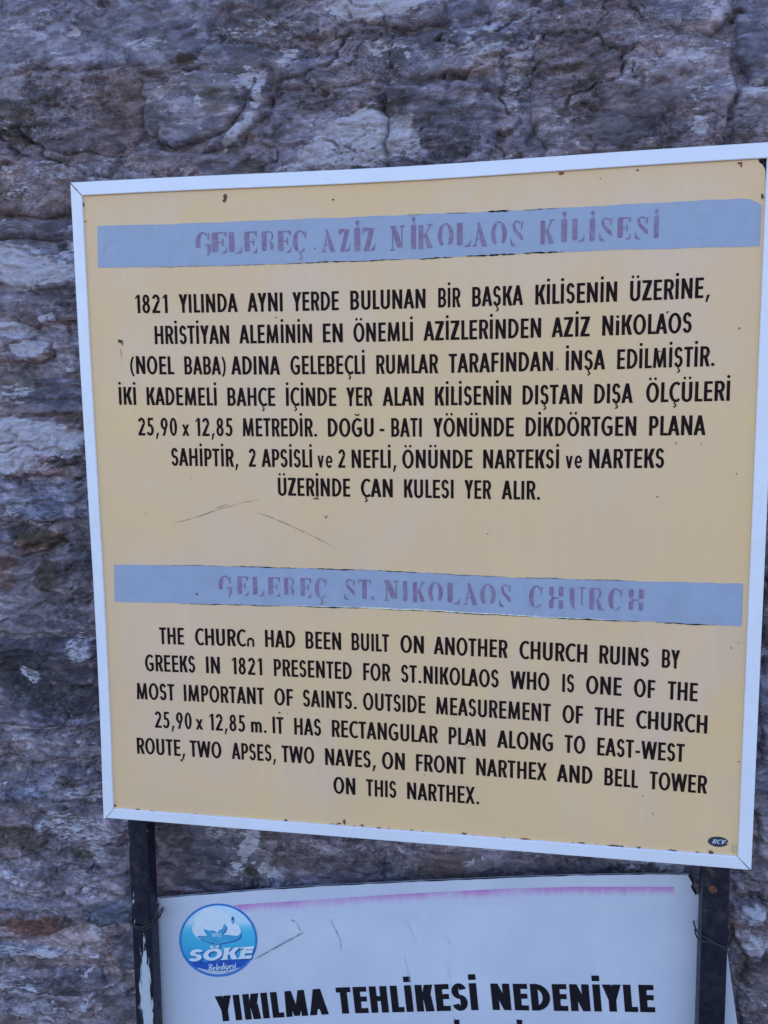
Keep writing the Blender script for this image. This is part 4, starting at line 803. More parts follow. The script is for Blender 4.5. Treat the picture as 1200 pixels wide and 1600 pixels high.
# ------------------------------------------------------------------ the framed information sign
def bowx(z):          # the aluminium frame is a little sprung: its left side bows inward
    v = (z-0.95)/0.998; return 0.0037*math.exp(-((v-0.32)/0.30)**2)*max(0, min(1, v*8))*max(0, min(1, (1-v)*3))
def topz(x): return 1.9482-0.0044*math.exp(-((x-0.5)/0.28)**2)
FW = 0.0192
sign = empty('information_sign', (0.5, 0.01, 0.95))
tag(sign, 'large square cream board in a white frame with Turkish and English church text', 'sign')
skids = []
def rail(path, prof_in, name='frame_rail'):
    """path: list of (outer, inner) points; a folded aluminium section: small bevel, flat face, inner lip"""
    V = []; F = []
    for (o, i) in path:
        o = Vector((o[0], 0, o[1])); i = Vector((i[0], 0, i[1])); d = i-o
        for (k, yy) in ((0, .016), (0, .0008), (.035, 0.0), (.95, -0.0006), (1.0, .0004), (1.0, .0045)):
            p = o+d*k; V.append((p.x, yy, p.z))
    n = 6
    for j in range(len(path)-1):
        for k in range(n-1):
            F.append((j*n+k, (j+1)*n+k, (j+1)*n+k+1, j*n+k+1))
        F.append((j*n+n-1, (j+1)*n+n-1, (j+1)*n, j*n))
    F.append(tuple(range(n))); F.append(tuple(range((len(path)-1)*n, len(path)*n))[::-1])
    me = mesh(name, V, F); import bmesh
    bm = bmesh.new(); bm.from_mesh(me); bmesh.ops.recalc_face_normals(bm, faces=bm.faces); bm.to_mesh(me); bm.free()
    return link(name, me, M['frame'])
IN = dict(tl=(.0184, 1.9292), tr=(.9815, 1.9292), br=(.9812, .9694), bl=(.0174, .9666))
g = 0.0008
top = []
for i in range(25):
    u = i/24; xo = g+u*(1-2*g); xi = IN['tl'][0]+g+u*(IN['tr'][0]-IN['tl'][0]-2*g)
    top.append(((xo, topz(xo)+0.0006), (xi, topz(xi)-FW)))
left = []
for i in range(25):
    u = i/24; zo = 0.9465+u*(1.9482-.9465-2*g); zi = .9662+u*(1.9292-.9662-2*g)
    left.append(((bowx(zo), zo), (.0181+bowx(zi)*0.8, zi)))
right = []
for i in range(9):
    u = i/8; zo = .9504+u*(1.9482-.9504-g); zi = .9694+u*(1.9292-.9694)
    right.append(((1.0, zo), (.9812, zi)))
bot = []
for i in range(13):
    u = i/12; xo = .0050+u*(.9978-.0050); xi = .0203+u*(.9800-.0203)
    bot.append(((xo, .9502-0.0*u), (xi, .9675+0.0018*u)))
skids += [rail(p, None) for p in (top, left, right, bot)]
# panel behind the frame, with its chipped upper right corner; and the dark tray behind it
def poly(name, pts, y, mat, thick=0.0):
    V = [(x_, y, z_) for x_, z_ in pts]; n = len(pts); F = [tuple(range(n))]
    ar = sum(pts[i][0]*pts[(i+1) % n][1]-pts[(i+1) % n][0]*pts[i][1] for i in range(n))
    if ar < 0: F = [tuple(range(n))[::-1]]
    if thick:
        V += [(x_, y+thick, z_) for x_, z_ in pts]; F.append(tuple(i+n for i in F[0][::-1]))
        for i in range(n):
            j = (i+1) % n; F.append((i, j, j+n, i+n) if ar < 0 else (j, i, i+n, j+n))
    return link(name, mesh(name, V, F), mat)
panel_out = [(.010, .960), (.990, .960), (.990, 1.880), (.9868, 1.8862), (.9830, 1.8925), (.9812, 1.9015), (.9800, 1.915), (.9765, 1.9215), (.9725, 1.9240), (.9700, 1.931), (.9700, 1.940), (.010, 1.940)]
skids.append(poly('panel', panel_out, .003, M['board'], .002))
skids.append(poly('back_tray', [(.004, .955), (.996, .955), (.996, 1.9415), (.004, 1.9415)], .0054, M['gap'], .009))
# flat strip along a path, for edges and scratches
def ribbon(name, pts, w, y, mat, seed=0, ragged=0.0, taper=False):
    V = []; F = []; rr = random.Random(seed); n = len(pts)
    for i, (x_, z_) in enumerate(pts):
        a = pts[max(0, i-1)]; b = pts[min(n-1, i+1)]; dx, dz = b[0]-a[0], b[1]-a[1]; L = math.hypot(dx, dz) or 1
        nx, nz = -dz/L, dx/L; ww = w*(1+rr.uniform(-ragged, ragged))
        if taper: ww *= math.sin(math.pi*(i+.25)/(n-.5))**.6
        V.append((x_-nx*ww/2, y, z_-nz*ww/2)); V.append((x_+nx*ww/2, y, z_+nz*ww/2))
        if i: F.append((2*i-2, 2*i, 2*i+1, 2*i-1))
    return link(name, mesh(name, V, F), mat)
# bands: vinyl strips with torn upper and lower edges
def interp(pts, x): 
    return float(np.interp(x, [p[0] for p in pts], [p[1] for p in pts]))
def band(top_, bot_, seed, zones, crn):
    rr = random.Random(seed); n = 260; V = []; F = []
    xl, xr = top_[0][0], top_[-1][0]; up = []; lo = []
    wv = [rr.uniform(-1, 1) for _ in range(n+1)]
    for i in range(n+1):
        x_ = xl+(xr-xl)*i/n; u = i/n
        wob = 0.0003*(math.sin(x_*70+seed)+.6*math.sin(x_*173+2*seed))+0.0003*wv[i]
        k = 1.0 if u > .1 else .3
        zt = interp(top_, x_)+wob*k; zb = interp(bot_, x_)+0.00035*k*(math.sin(x_*61+3*seed)+.5*math.sin(x_*150))*1.0+0.0003*wv[n-i]
        cc = max(0, (u-.975)/.025)*crn; zt -= cc*cc*0.010
        up.append((x_, zt)); lo.append((x_+(bot_[0][0]-xl)*(1-u)+(bot_[-1][0]-xr)*u, zb))
        V += [(up[-1][0], .0026, zt), (lo[-1][0], .0026, zb)]
        if i: F.append((2*i-2, 2*i-1, 2*i+1, 2*i))
    b = link('heading_band', mesh('heading_band', V, F), M['band'])
    out = [b]
    for (line, a0, a1, mt, off, w_) in zones:
        L = (up if line == 'u' else lo)[int(a0*n):int(a1*n)]
        L = [(p[0], p[1]+off+0.0002*rr.uniform(-1, 1)) for p in L]
        out.append(ribbon('torn_or_lit_edge', L, w_, .0023, M[mt], seed, .75, True))
    return out
B1T = [(0.0393, 1.8847), (0.1589, 1.8822), (0.2855, 1.8812), (0.4103, 1.8801), (0.5296, 1.8793), (0.6537, 1.8782), (0.7817, 1.8794), (0.9051, 1.8801), (0.9775, 1.8801)]
B1B = [(0.0367, 1.8239), (0.1563, 1.8209), (0.2837, 1.8191), (0.4092, 1.8191), (0.5293, 1.8187), (0.6541, 1.8205), (0.783, 1.8207), (0.9071, 1.8192), (0.977, 1.8184)]
B2T = [(0.0394, 1.3704), (0.1999, 1.3723), (0.3521, 1.3721), (0.4697, 1.3717), (0.527, 1.3698), (0.63, 1.3668), (0.7479, 1.3663), (0.8361, 1.3659), (0.9737, 1.3663)]
B2B = [(0.0372, 1.3106), (0.1976, 1.312), (0.3207, 1.3131), (0.4301, 1.3137), (0.5267, 1.3131), (0.6395, 1.3102), (0.7489, 1.308), (0.855, 1.3076), (0.9741, 1.3056)]
def with_parts(lst): 
    b = lst[0]; skids.append(b)
    for k in lst[1:]: k.parent = b
    return b
band1 = with_parts(band(B1T, B1B, 1, [('l', .10, .20, 'scratch', 0, .0008), ('l', .21, .30, 'scratch', 0, .0009), ('l', .31, .50, 'gap', 0, .0012), ('l', .52, .575, 'gap', .0002, .0014), ('l', .59, .67, 'gap', 0, .0020), ('l', .675, .735, 'gap', 0, .0018), ('u', .50, .53, 'scratch', 0, .0010), ('u', .56, .60, 'scratch', 0, .0012), ('u', .62, .66, 'gap', 0, .0022), ('u', .67, .73, 'scratch', 0, .0015)], 1.0))
band2 = with_parts(band(B2T, B2B, 2, [('u', .09, .20, 'scratch', 0, .0012), ('u', .21, .33, 'gap', 0, .0011), ('u', .34, .44, 'gap', 0, .0013), ('u', .45, .52, 'gap', 0, .0011), ('u', .53, .66, 'scratch', .0002, .0013), ('u', .67, .75, 'scratch', 0, .0013), ('u', .76, .85, 'scratch', 0, .0014), ('l', .12, .30, 'gap', 0, .0010), ('l', .32, .44, 'gap', 0, .0013), ('l', .45, .70, 'gap', 0, .0010), ('l', .30, .84, 'pale', .0012, .0012), ('l', .72, .86, 'gap', 0, .0014), ('l', .88, .97, 'gap', 0, .0013)], 0.0))  # the pale strip along the lower edge is a highlight put in as colour
for row in TEXT:
    wd = [(s, (x0, z0), (x1, z1), (0, .0270)) for (s, x0, z0, x1, z1) in row]
    skids.append(link('text_line', text_mesh('text_line', wd, .0026, .156, .138, sans, .006), M['ink']))
for bnd, H in ((band1, HEAD1), (band2, HEAD2)):
    V = []
    wd = [(c, (x0, zb), (x1, zb), (0, zt-zb)) for (c, x0, x1, zb, zt) in H]
    # every heading letter keeps its own measured width
    for q in wd:
        link('letter', text_mesh('letter', [q], .0021, .2, .1, didone), M['violet'], bnd)
# emblem in the lower corner
e = [(0.9399, 0.9869), (0.9678, 0.9893), (0.9536, 0.9959), (0.9542, 0.9804)]
cx, cz = (e[0][0]+e[1][0])/2, (e[2][1]+e[3][1])/2; rx, rz = (e[1][0]-e[0][0])/2, (e[2][1]-e[3][1])/2
pts = []
for a_ in np.linspace(20, 335, 30):
    t_ = math.radians(a_); pts.append((cx+rx*math.cos(t_), cz+rz*math.sin(t_)))
pts += [(cx+rx*1.02, cz-rz*.42), (cx+rx*.78, cz-rz*.18), (cx+rx*.98, cz+rz*.08)]
emb = poly('maker_emblem', pts, .0024, M['rcv']); skids.append(emb)
link('emblem_lettering', text_mesh('emblem_lettering', [("RCV", (cx-rx*.62, cz-rz*.38), (cx+rx*.60, cz-rz*.40), (rx*.20, rz*.86))], .0021, .17, .15), M['bgrey'], emb)
# rust specks, grime along the lower frame, scratches
def blob(name, x_, z_, r, mat, seed, y=.0022, sx=1.0, sz=1.0, n=13, parent=None):
    rr = random.Random(seed); pts = []
    for i in range(n):
        a_ = 2*math.pi*i/n; q = r*(0.65+.6*rr.random()); pts.append((x_+q*math.cos(a_)*sx, z_+q*math.sin(a_)*sz))
    return poly(name, pts, y, mat)
SPOTS = [
    (0.2413, 1.9164, 0.0034, 'dirt', 0.8, 1.6),
    (0.2392, 1.9111, 0.0022, 'dirt', 1, 1),
    (0.0673, 1.7145, 0.003, 'dirt', 1.2, 0.9),
    (0.0703, 1.7116, 0.0018, 'dirt', 0.7, 2),
    (0.4023, 1.9051, 0.0018, 'dirt', 0.8, 0.8),
    (0.7194, 1.9241, 0.003, 'rust', 1.3, 0.6),
    (0.819, 1.9229, 0.0014, 'dirt', 1, 1),
    (0.771, 1.9148, 0.001, 'dirt', 1, 1),
    (0.9483, 1.9248, 0.0026, 'dirt', 1.2, 0.6),
    (0.95, 1.9215, 0.0016, 'dirt', 0.6, 1.6),
    (0.9776, 1.8815, 0.0022, 'dirt', 0.7, 1.6),
    (0.8628, 1.7362, 0.0015, 'dirt', 1, 1),
    (0.9554, 1.7128, 0.0012, 'dirt', 0.8, 1.4),
    (0.8534, 1.6844, 0.0016, 'dirt', 1.4, 0.5),
    (0.019, 1.9161, 0.0018, 'dirt', 0.8, 1.8),
    (0.0207, 1.892, 0.001, 'dirt', 0.8, 1.5),
    (0.3682, 1.4779, 0.003, 'dirt', 1.6, 0.5),
    (0.3702, 1.4808, 0.0014, 'rust', 1, 1),
    (0.3824, 1.4503, 0.0016, 'dirt', 0.7, 1.3),
    (0.3854, 1.4522, 0.001, 'dirt', 1, 1),
    (0.3139, 1.7434, 0.001, 'dirt', 1, 1),
    (0.0975, 1.4522, 0.0009, 'dirt', 1.4, 0.7),
    (0.174, 1.5072, 0.0008, 'dirt', 1, 1),
    (0.8563, 1.4858, 0.0013, 'dirt', 0.8, 1.1),
    (0.6223, 1.4295, 0.0009, 'dirt', 1, 1),
    (0.5743, 1.6349, 0.0007, 'dirt', 1, 1),
    (0.8788, 1.5602, 0.0011, 'dirt', 0.6, 1.8),
    (0.9594, 1.5184, 0.0009, 'dirt', 0.7, 1.6),
    (0.1753, 1.3275, 0.002, 'dirt', 1, 1),
    (0.3738, 1.8391, 0.001, 'dirt', 1, 1),
    (0.6919, 1.3111, 0.0014, 'pale', 1, 1.3),
    (0.0414, 1.2708, 0.0009, 'dirt', 0.5, 1.7),
    (0.3032, 1.1446, 0.0018, 'dirt', 1.3, 0.7),
    (0.3155, 1.1433, 0.0009, 'dirt', 1, 1),
    (0.1389, 1.0562, 0.0018, 'dirt', 1, 1.4),
    (0.5942, 1.1093, 0.0034, 'halo', 1, 0.9),
    (0.5951, 1.1114, 0.0018, 'pale', 1, 1),
    (0.9772, 1.1098, 0.0012, 'dirt', 1.5, 0.6),
    (0.9609, 1.2749, 0.0011, 'dirt', 0.7, 1.4),
    (0.9707, 1.2826, 0.0009, 'dirt', 1, 1),
    (0.8625, 1.0236, 0.001, 'dirt', 0.6, 1.7),
    (0.8475, 1.0498, 0.0009, 'dirt', 1, 1),
    (0.5284, 1.0587, 0.001, 'dirt', 0.5, 2),
    (0.9448, 0.9708, 0.0036, 'dirt', 1, 1),
    (0.0204, 0.9721, 0.0024, 'dirt', 1, 0.9),
    (0.6979, 1.5729, 0.0006, 'dirt', 1, 1),
    (0.4029, 0.9741, 0.0034, 'dirt', 0.5, 1.4),
    (0.3947, 0.9714, 0.002, 'dirt', 1.8, 0.5),
    (0.8096, 0.969, 0.0052, 'dirt', 1.9, 0.45),
    (0.8469, 0.9672, 0.0046, 'dirt', 1.7, 0.3),
    (0.5885, 0.9706, 0.003, 'dirt', 1.3, 0.5),
    (0.3091, 0.9698, 0.0022, 'dirt', 1.2, 0.7),
    (0.0847, 0.9672, 0.003, 'rust', 1.6, 0.4),
    (0.1417, 0.9663, 0.0026, 'rust', 1.4, 0.4),
    (0.4312, 0.9712, 0.0024, 'dirt', 1.7, 0.4),
    (0.976, 0.9803, 0.0036, 'halo', 0.8, 1.8),
    (0.7179, 1.6624, 0.0012, 'dirt', 1.2, 0.7),
    (0.862, 1.7362, 0.001, 'dirt', 1, 1),
    (0.9158, 1.6807, 0.0014, 'dirt', 2, 0.5),
    (0.7185, 1.5558, 0.0008, 'dirt', 0.8, 1.4),
]
for i, (x_, z_, r, mt, sx, sz) in enumerate(SPOTS):
    skids.append(blob('rust_spot', x_, z_, r, M[mt], i, .0020-.00002*(i % 12), sx, sz))
rr = random.Random(3)
x_ = .06
i = 0
while x_ < .97:
    dens = .6 if x_ > .35 else .25
    if rr.random() < dens*(.35+.65*(math.sin(x_*41)+math.sin(x_*17+1) > .1)):
        zf = .9675+0.0018*x_+.0006
        skids.append(blob('grime', x_, zf+rr.uniform(0, .0010), rr.choice((.0007, .0009, .0012, .0019))*rr.uniform(.8, 1.2), M['dirt'] if rr.random() < .7 else M['rust'], 50+i, .0019-.00002*(i % 9), rr.uniform(1.2, 3.5), rr.uniform(.4, .8)))
    x_ += rr.uniform(.003, .022); i += 1
for L, w_ in [([(0.1399, 1.4369), (0.1715, 1.4453), (0.2185, 1.4607), (0.2544, 1.4709), (0.2828, 1.476)], 0.001), ([(0.2113, 1.4616), (0.2299, 1.4677)], 0.0016), ([(0.2762, 1.4565), (0.3139, 1.4425), (0.3533, 1.4257), (0.3953, 1.4052)], 0.0011), ([(0.0447, 1.8388), (0.0508, 1.8545), (0.0668, 1.8659)], 0.0005), ([(0.0667, 1.7031), (0.0691, 1.6887)], 0.0009), ([(0.9114, 1.5619), (0.9134, 1.5532)], 0.0006)]:
    P = []
    for k in range(25):
        u = k/24*(len(L)-1); j = min(int(u), len(L)-2); f_ = u-j
        P.append((L[j][0]*(1-f_)+L[j+1][0]*f_+rr.uniform(-1, 1)*.0003, L[j][1]*(1-f_)+L[j+1][1]*f_+rr.uniform(-1, 1)*.0003))
    skids.append(ribbon('scratch', P, w_, .00235, M['scuff'], 5, .8, True))
adopt(sign, skids)

# ------------------------------------------------------------------ steel posts
def tube(pts, r, nseg=8):
    V = []; F = []; n = len(pts); P = [Vector(p) for p in pts]
    for i, p in enumerate(P):
        d = (P[min(n-1, i+1)]-P[max(0, i-1)]).normalized()
        a_ = d.cross(Vector((.3, .2, 1))).normalized(); b_ = d.cross(a_)
        for k in range(nseg):
            t_ = 2*math.pi*k/nseg; V.append(tuple(p+a_*r*math.cos(t_)+b_*r*math.sin(t_)))
        if i:
            for k in range(nseg):
                k2 = (k+1) % nseg; F.append(((i-1)*nseg+k, (i-1)*nseg+k2, i*nseg+k2, i*nseg+k))
    return V, F
def post(name, x_top, x_bot, y0, w_, d_, ztop, label):
    """square steel tube with rolled corners, leaning slightly"""
    prof = []; r = .005
    for (cx_, cy_, a0) in ((w_/2-r, d_-r, 0), (-w_/2+r, d_-r, 90), (-w_/2+r, r, 180), (w_/2-r, r, 270)):
        for k in range(5):
            t_ = math.radians(a0+k*22.5); prof.append((cx_+r*math.cos(t_), cy_+r*math.sin(t_)))
    n = len(prof); V = []; F = []; levels = [-.05]+[.1*k for k in range(1, int(ztop/.1)+1)]+[ztop]
    for li, z_ in enumerate(levels):
        u = (ztop-z_)/(ztop-.58); cx_ = x_top+(x_bot-x_top)*u
        for (a_, b_) in prof: V.append((cx_+a_, y0+b_, z_))
        if li:
            for k in range(n):
                k2 = (k+1) % n; F.append(((li-1)*n+k, (li-1)*n+k2, li*n+k2, li*n+k))
    F.append(tuple((len(levels)-1)*n+k for k in range(n)))
    o = link(name, mesh(name, V, F, True), M['post']); me = o.data
    try: me.set_sharp_from_angle(angle=math.radians(40))
    except Exception: pass
    return o
pl = empty('sign_post', (.05, .03, 0)); tag(pl, 'black steel post with a worn white paint patch, left of the white notice', 'post', 'steel posts carrying the sign')
o1 = post('post_tube', .0568, .0480, .0150, .0345, .034, 1.93, None); adopt(pl, [o1])
pr = empty('sign_post', (.955, .03, 0)); tag(pr, 'black steel post with a rusty bolt head, right of the white notice', 'post', 'steel posts carrying the sign')
o2 = post('post_tube', .9520, .9578, .0150, .0380, .038, 1.93, None); kids = [o2]
# bolt on the right post
V = []; F = []
for (r_, yy) in ((.0062, .0150), (.0062, .0118), (.0045, .0105)):
    for k in range(10):
        t_ = 2*math.pi*k/10; V.append((.9510+r_*math.cos(t_), yy, .9095+r_*math.sin(t_)))
for j in range(2):
    for k in range(10): F.append((j*10+k, j*10+(k+1) % 10, j*10+10+(k+1) % 10, j*10+10+k))
F.append(tuple(20+k for k in range(10))[::-1])
kids.append(link('bolt_head', mesh('bolt_head', V, F), M['steel'])); adopt(pr, kids)
# tie wires
def wires(name, loops, label, loc):
    e_ = empty(name, loc); tag(e_, label, 'wire'); ks = []
    for L in loops:
        # smooth the loop with Catmull-Rom
        P = []; n = len(L)
        for i in range(n-1):
            p0, p1, p2, p3 = (np.array(L[max(0, min(n-1, i+k))]) for k in (-1, 0, 1, 2))
            for t_ in np.linspace(0, 1, 8, endpoint=False):
                P.append(tuple(.5*((2*p1)+(-p0+p2)*t_+(2*p0-5*p1+4*p2-p3)*t_*t_+(-p0+3*p1-3*p2+p3)*t_**3)))
        P.append(L[-1]); V, F = tube(P, .00115)
        ks.append(link('wire_strand', mesh('wire_strand', V, F, True), M['wire']))
    adopt(e_, ks); return e_
wires('tie_wire', [
    [(.074, .050, .772), (.0725, .030, .770), (.0712, .0135, .7655), (.058, .0120, .7585), (.046, .0120, .7575), (.0335, .0130, .7635), (.0318, .030, .768), (.033, .050, .770)],
    [(.074, .050, .768), (.0727, .028, .764), (.0700, .0128, .7605), (.057, .0115, .7540), (.045, .0118, .7545), (.0325, .0130, .7605), (.0310, .032, .764), (.033, .050, .765)],
    [(.0735, .040, .764), (.0765, .022, .768), (.0775, .015, .778), (.0760, .020, .786), (.0735, .034, .788)],
    [(.034, .020, .758), (.0295, .014, .762), (.0285, .018, .770), (.0320, .030, .772)]],
    'thin rusty tie wire wound round the left post', (.052, .03, .765))
wires('tie_wire', [
    [(.932, .054, .832), (.9318, .030, .836), (.9340, .0138, .838), (.950, .0125, .829), (.968, .0125, .822), (.9745, .0150, .824), (.9760, .034, .830), (.974, .053, .834)],
    [(.9735, .020, .862), (.9800, .018, .856), (.9850, .022, .842), (.9830, .026, .826), (.9755, .024, .812), (.9745, .034, .808)],
    [(.9740, .024, .846), (.9790, .022, .838), (.9800, .022, .828), (.9745, .022, .818)],
    [(.9738, .016, .815), (.9530, .0125, .826), (.9340, .0135, .829), (.9320, .040, .828)]],
    'thin rusty tie wire with loose loops on the right post', (.955, .03, .83))

# ------------------------------------------------------------------ white notice under the sign
YB = 0.056
notice = empty('notice_board', (.5, YB, .1)); nk = []
tag(notice, 'white warning notice with a round blue badge and bold black Turkish text', 'notice')
top_pts = [(0.0494, 0.7809), (0.0635, 0.7846), (0.1584, 0.8024), (0.2597, 0.8195), (0.3691, 0.8371), (0.5375, 0.8609), (0.6489, 0.8764), (0.754, 0.8898), (0.8523, 0.9009), (0.9232, 0.9071), (0.9263, 0.8984), (0.9302, 0.8926), (0.9285, 0.8863), (0.9334, 0.8774), (0.9466, 0.8715), (0.9639, 0.8494), (0.9814, 0.7963), (1.0018, 0.6702), (1.0165, 0.5757)]
low = [(1.030, .10), (.060, .06), (.0450, .45)]
skirt = top_pts+low
# the front as a triangulated sheet, thick edge, torn corner
nb = poly('notice_sheet', skirt, YB, M['sheet'], .0025); nk.append(nb)
# black torn backing showing at the broken corner
chip = [(.9215, .9060), (.9262, .9070), (.9300, .9000), (.9315, .8945), (.9300, .8890), (.9325, .8850), (.9360, .8775), (.9345, .8730), (.9330, .8765), (.9302, .8800), (.9270, .8870), (.9290, .8925), (.9258, .8980)]
nk.append(poly('torn_or_lit_edge', chip, YB-.0006, M['gap']))
edge_pts = [(p[0], p[1]-.0006) for p in top_pts[1:10]]
dense = [(float(x_), interp(edge_pts, x_)) for x_ in np.linspace(.066, .922, 60)]
nk.append(ribbon('top_edge_shadow', dense, .0016, YB-.0003, M['gap'], 4, .6))  # near-black strip painting the shadow gap along the top of the sheet
# pink strip of faded ink
PK = [(0.1984, 0.7851), (0.3142, 0.8044), (0.454, 0.8275), (0.5374, 0.8405), (0.649, 0.8571), (0.7543, 0.8703), (0.9016, 0.8842)]
V = []; F = []; A = []
n = 120
for i in range(n+1):
    x_ = PK[0][0]+(PK[-1][0]-PK[0][0])*i/n; zt = interp(PK, x_)
    for k in range(9):
        V.append((x_+k*.0006, YB-.0004, zt-.0265*k/8)); A.append(1-k/8)
    if i:
        for k in range(8): b = (i-1)*9+k; F.append((b, b+1, b+10, b+9))
me = mesh('faded_pink_strip', V, F); at = me.attributes.new('fade', 'FLOAT', 'POINT'); at.data.foreach_set('value', A)
nk.append(link('faded_pink_strip', me, M['pink']))
# lettering
for s, A_, B_, U_ in [('YIKILMA', (0.1625, 0.5685), (0.3583, 0.6066), (-0.0046, 0.0463)), ('TEHLİKESİ', (0.3748, 0.6095), (0.6074, 0.6449), (-0.0045, 0.0465)), ('NEDENİYLE', (0.63, 0.6479), (0.881, 0.6749), (-0.0044, 0.0454))]:
    nk.append(link('notice_lettering', text_mesh('notice_lettering', [(s, A_, B_, U_)], YB-.0005, .265, .19, heavy), M['blk']))
for (px, pz) in ((.5722, .6224), (.6728, .6349)):
    nk.append(poly('letter_stem', [(px-.0016, pz-.058), (px+.0084, pz-.057), (px+.0044, pz-.013), (px-.0056, pz-.0138)], YB-.0005, M['blk']))
    nk.append(poly('letter_dot', [(px-.0046, pz-.009), (px+.0046, pz-.0085), (px+.0040, pz+.0015), (px-.0052, pz+.001)], YB-.0005, M['blk']))
# round badge
LC = [(0.1678, 0.7185), (0.0974, 0.711), (0.237, 0.7259), (0.1702, 0.7852), (0.1655, 0.6517)]
bc = (.1672, .7186); br_x = .0700; br_z = .0668
tilt = math.radians(6)
def bp(u, v, r=1.0):   # badge coordinates: u to the right, v up, unit circle
    return (.1675+(.0698*u+.00235*v)*r, .7184+(.00745*u+.06675*v)*r)
V = [(*bp(0, 0), 0)]; F = []; V = []; A = []
rings = 12; seg = 64
for j in range(rings+1):
    for k in range(seg):
        r_ = .95*j/rings; t_ = 2*math.pi*k/seg; p = bp(r_*math.cos(t_), r_*math.sin(t_)); V.append((p[0], YB-.0005, p[1])); A.append(.5+.5*r_*math.sin(t_))
for j in range(rings):
    for k in range(seg): F.append((j*seg+k, j*seg+(k+1) % seg, (j+1)*seg+(k+1) % seg, (j+1)*seg+k)[::-1])
me = mesh('round_badge', V, F); at = me.attributes.new('fade', 'FLOAT', 'POINT'); at.data.foreach_set('value', A)
badge = link('round_badge', me, M['badge']); nk.append(badge)
bparts = []
def bpoly(name, pts, lay, mat): 
    o = poly(name, [bp(*p) for p in pts], YB-.0006-.0001*lay, M[mat]); o.parent = badge; return o
V = []; F = []
for k in range(seg):
    t_ = 2*math.pi*k/seg
    for r_ in (.945, 1.0): p = bp(r_*math.cos(t_), r_*math.sin(t_)); V.append((p[0], YB-.0006, p[1]))
for k in range(seg): a_ = 2*k; b_ = 2*((k+1) % seg); F.append((a_, b_, b_+1, a_+1)[::-1])
link('badge_ring', mesh('badge_ring', V, F), M['ring'], badge)
def curve(pts, m=6):
    P = []; n = len(pts)
    for i in range(n):
        p0, p1, p2, p3 = (np.array(pts[(i+k) % n]) for k in (-1, 0, 1, 2))
        for t_ in np.linspace(0, 1, m, endpoint=False):
            P.append(tuple(.5*((2*p1)+(-p0+p2)*t_+(2*p0-5*p1+4*p2-p3)*t_*t_+(-p0+3*p1-3*p2+p3)*t_**3)))
    return P
cotton = curve([(-.62, .18), (-.66, .36), (-.58, .50), (-.60, .62), (-.48, .74), (-.32, .86), (-.12, .90), (.05, .82), (.16, .72), (.28, .70), (.34, .58), (.36, .46), (.50, .42), (.58, .28), (.56, .10), (.44, .00), (.20, .02), (.0, .02), (-.24, .04), (-.46, .02)])
bpoly('cotton_shade', [(u+.025, v-.03) for u, v in cotton], 0, 'tail')
bpoly('cotton_boll', cotton, 1, 'bwhite')
leaf = [(u, v+.07) for u, v in curve([(-.54, .04), (-.40, .06), (-.28, .06), (-.34, .16), (-.36, .24), (-.22, .20), (-.08, .20), (-.03, .12), (.02, .20), (.12, .26), (.16, .38), (.22, .30), (.18, .18), (.10, .10), (.30, .08), (.50, .06), (.58, .14), (.56, .02), (.44, -.06), (.24, -.12), (.06, -.16), (.02, -.28), (-.06, -.24), (-.08, -.16), (-.28, -.10)], 5)]
bpoly('leaf_shade', [(u+.02, v-.03) for u, v in leaf], 2, 'bshade')
bpoly('cotton_leaf', leaf, 3, 'tail')
bpoly('boll_curl', curve([(.34, .56), (.38, .66), (.42, .54), (.37, .44), (.39, .54)], 4), 3, 'bshade')
wave = [(-.80, -.60)]+[(-.80+1.6*i/40, -.60+.10*i/40+.03*math.sin(i*.9)) for i in range(41)]+[(.85, -.48)]
wave += [(.94*math.cos(math.radians(a_)), .94*math.sin(math.radians(a_))) for a_ in np.linspace(-31, -142, 26)]
bpoly('navy_wave', wave, 2, 'navy')
bpoly('pale_arc', [(.93*math.cos(math.radians(a_)), .93*math.sin(math.radians(a_))) for a_ in np.linspace(-52, -125, 20)]+[(.55*u-.0, -.83+.10*abs(u)**2) for u in np.linspace(-.9, .9, 14)], 3, 'bgrey')
# badge lettering
def wide(ch, w, t):
    """heavy wide italic letters with slab ends"""
    W, a_, b_, G = sans(ch, w, t, 2.3)
    if ch == 'K': G = G+[R(-.10, 0, w+.08, .12), R(-.10, .88, w+.08, 1)]
    if ch == 'E': G = G+[R(-.10, 0, 0, .14), R(-.10, .86, 0, 1)]
    return W, .05, .05, G
def bt(name, s, u0, u1, v, cap, lean, lay, mat, w, t, glyph, slope=0.0):
    A_ = bp(u0, v); B_ = bp(u1, v+slope); c0 = bp(0, 0); c1 = bp(lean*cap, cap)
    link(name, text_mesh(name, [(s, A_, B_, (c1[0]-c0[0], c1[1]-c0[1]))], YB-.0006-.0001*lay, w, t, glyph), M[mat], badge)
bt('badge_lettering_shade', 'SÖKE', -.73, .88, -.615, .33, .22, 4, 'bshade', .36, .25, wide, .10)
bt('badge_lettering', 'SÖKE', -.77, .85, -.58, .33, .22, 6, 'bwhite', .36, .25, wide, .10)
for (u0, u1) in ((-.80, -.52), (-.06, .14), (.20, .36), (.50, .76)): pass
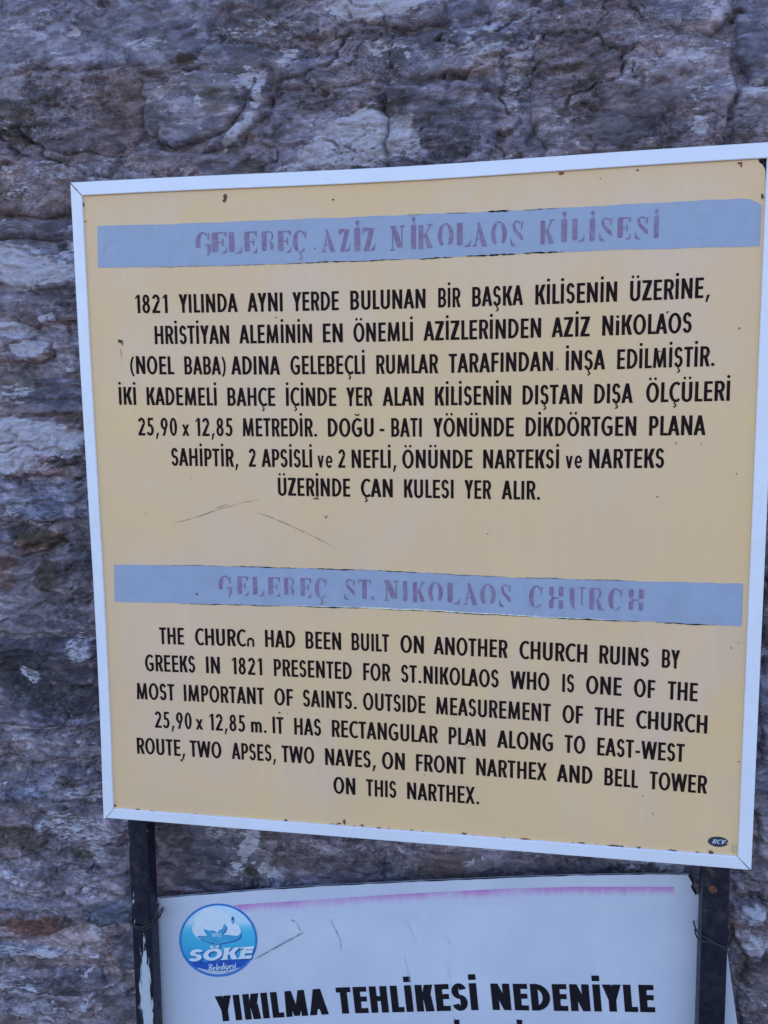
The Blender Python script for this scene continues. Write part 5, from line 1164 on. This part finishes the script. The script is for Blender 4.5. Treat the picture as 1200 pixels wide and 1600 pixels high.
def script(ch, w, t):
    """rounded handwriting for the small word on the badge"""
    G = []; a = G.append; W = .34; w = .10; t = .09
    if ch == 'B': W = .52; a(R(.10, 0, .10+w, 1)); a(arc(.20, .77, .26, .23, w, t, -90, 120, 12)); a(arc(.20, .28, .30, .28, w, t, -100, 90, 12)); a(arc(.06, .90, .10, .10, .05, .05, 60, 260, 8))
    elif ch == 'e': a(arc(.17, .27, .17, .27, w, t, 0, 310, 16)); a(D(.06, .22, .10, .30, .2))
    elif ch == 'l': W = .16; a(R(.04, .05, .04+w, 1)); a(arc(.14, .10, .10, .10, w*.8, t, 180, 320, 6))
    elif ch == 'd': a(arc(.17, .27, .17, .27, w, t, 0, 360, 16)); a(R(.26, 0, .26+w, 1)); W = .40
    elif ch == 'i': W = .13; a(R(.02, 0, .02+w, .52)); a(dot(.09, .72, .06, .06, 8))
    elif ch == 'y': W = .38; a(R(0, .2, w, .52)); a(R(.26, -.20, .26+w, .52)); a(arc(.18, .20, .18, .2, w, t, 180, 360, 8)); a(arc(.16, -.22, .20, .18, w, t, 180, 360, 8))
    elif ch == 's': W = .28; a(arc(.14, .40, .13, .14, w*.8, t, 20, 270, 10)); a(arc(.14, .14, .14, .15, w*.8, t, -160, 90, 10))
    elif ch in '1892':
        return sans(ch, .13, .12)
    return W, .02, .02, G
bt('badge_script_shade', 'Belediyesi', -.24, .47, -.855, .19, .15, 4, 'bshade', .1, .1, script, .09)
bt('badge_script', 'Belediyesi', -.26, .45, -.84, .19, .15, 5, 'bwhite', .1, .1, script, .09)
bt('badge_year', '1892', -.17, .09, .10, .10, .1, 5, 'bwhite', .1, .1, script)
# scratches on the sheet
for L, w_, mt in [([(0.2315, 0.6919), (0.268, 0.7166), (0.3017, 0.7386), (0.3196, 0.7507)], 0.002, 'scratch'), ([(0.2395, 0.6985), (0.2794, 0.727), (0.3129, 0.7477)], 0.001, 'bwhite'), ([(0.313, 0.75), (0.3068, 0.7664)], 0.0009, 'scratch'), ([(0.2959, 0.7698), (0.3046, 0.7662)], 0.0012, 'scratch'), ([(0.3626, 0.7789), (0.3741, 0.7564), (0.3814, 0.7403), (0.38, 0.7209)], 0.0009, 'scratch'), ([(0.4904, 0.7908), (0.5007, 0.7619), (0.51, 0.7452)], 0.0006, 'bgrey'), ([(0.4868, 0.7292), (0.4949, 0.6853), (0.5103, 0.6136)], 0.0007, 'bgrey'), ([(0.5548, 0.7677), (0.564, 0.751)], 0.0009, 'bgrey'), ([(0.5578, 0.7204), (0.564, 0.6597), (0.5691, 0.604)], 0.0007, 'bgrey')]:
    P = []
    for k in range(25):
        u = k/24*(len(L)-1); j = min(int(u), len(L)-2); f_ = u-j
        P.append((L[j][0]*(1-f_)+L[j+1][0]*f_+rr.uniform(-1, 1)*.0002, L[j][1]*(1-f_)+L[j+1][1]*f_+rr.uniform(-1, 1)*.0002))
    nk.append(ribbon('scratch', P, w_, YB-.0018, M[mt], 5, .6, True))
adopt(notice, nk)
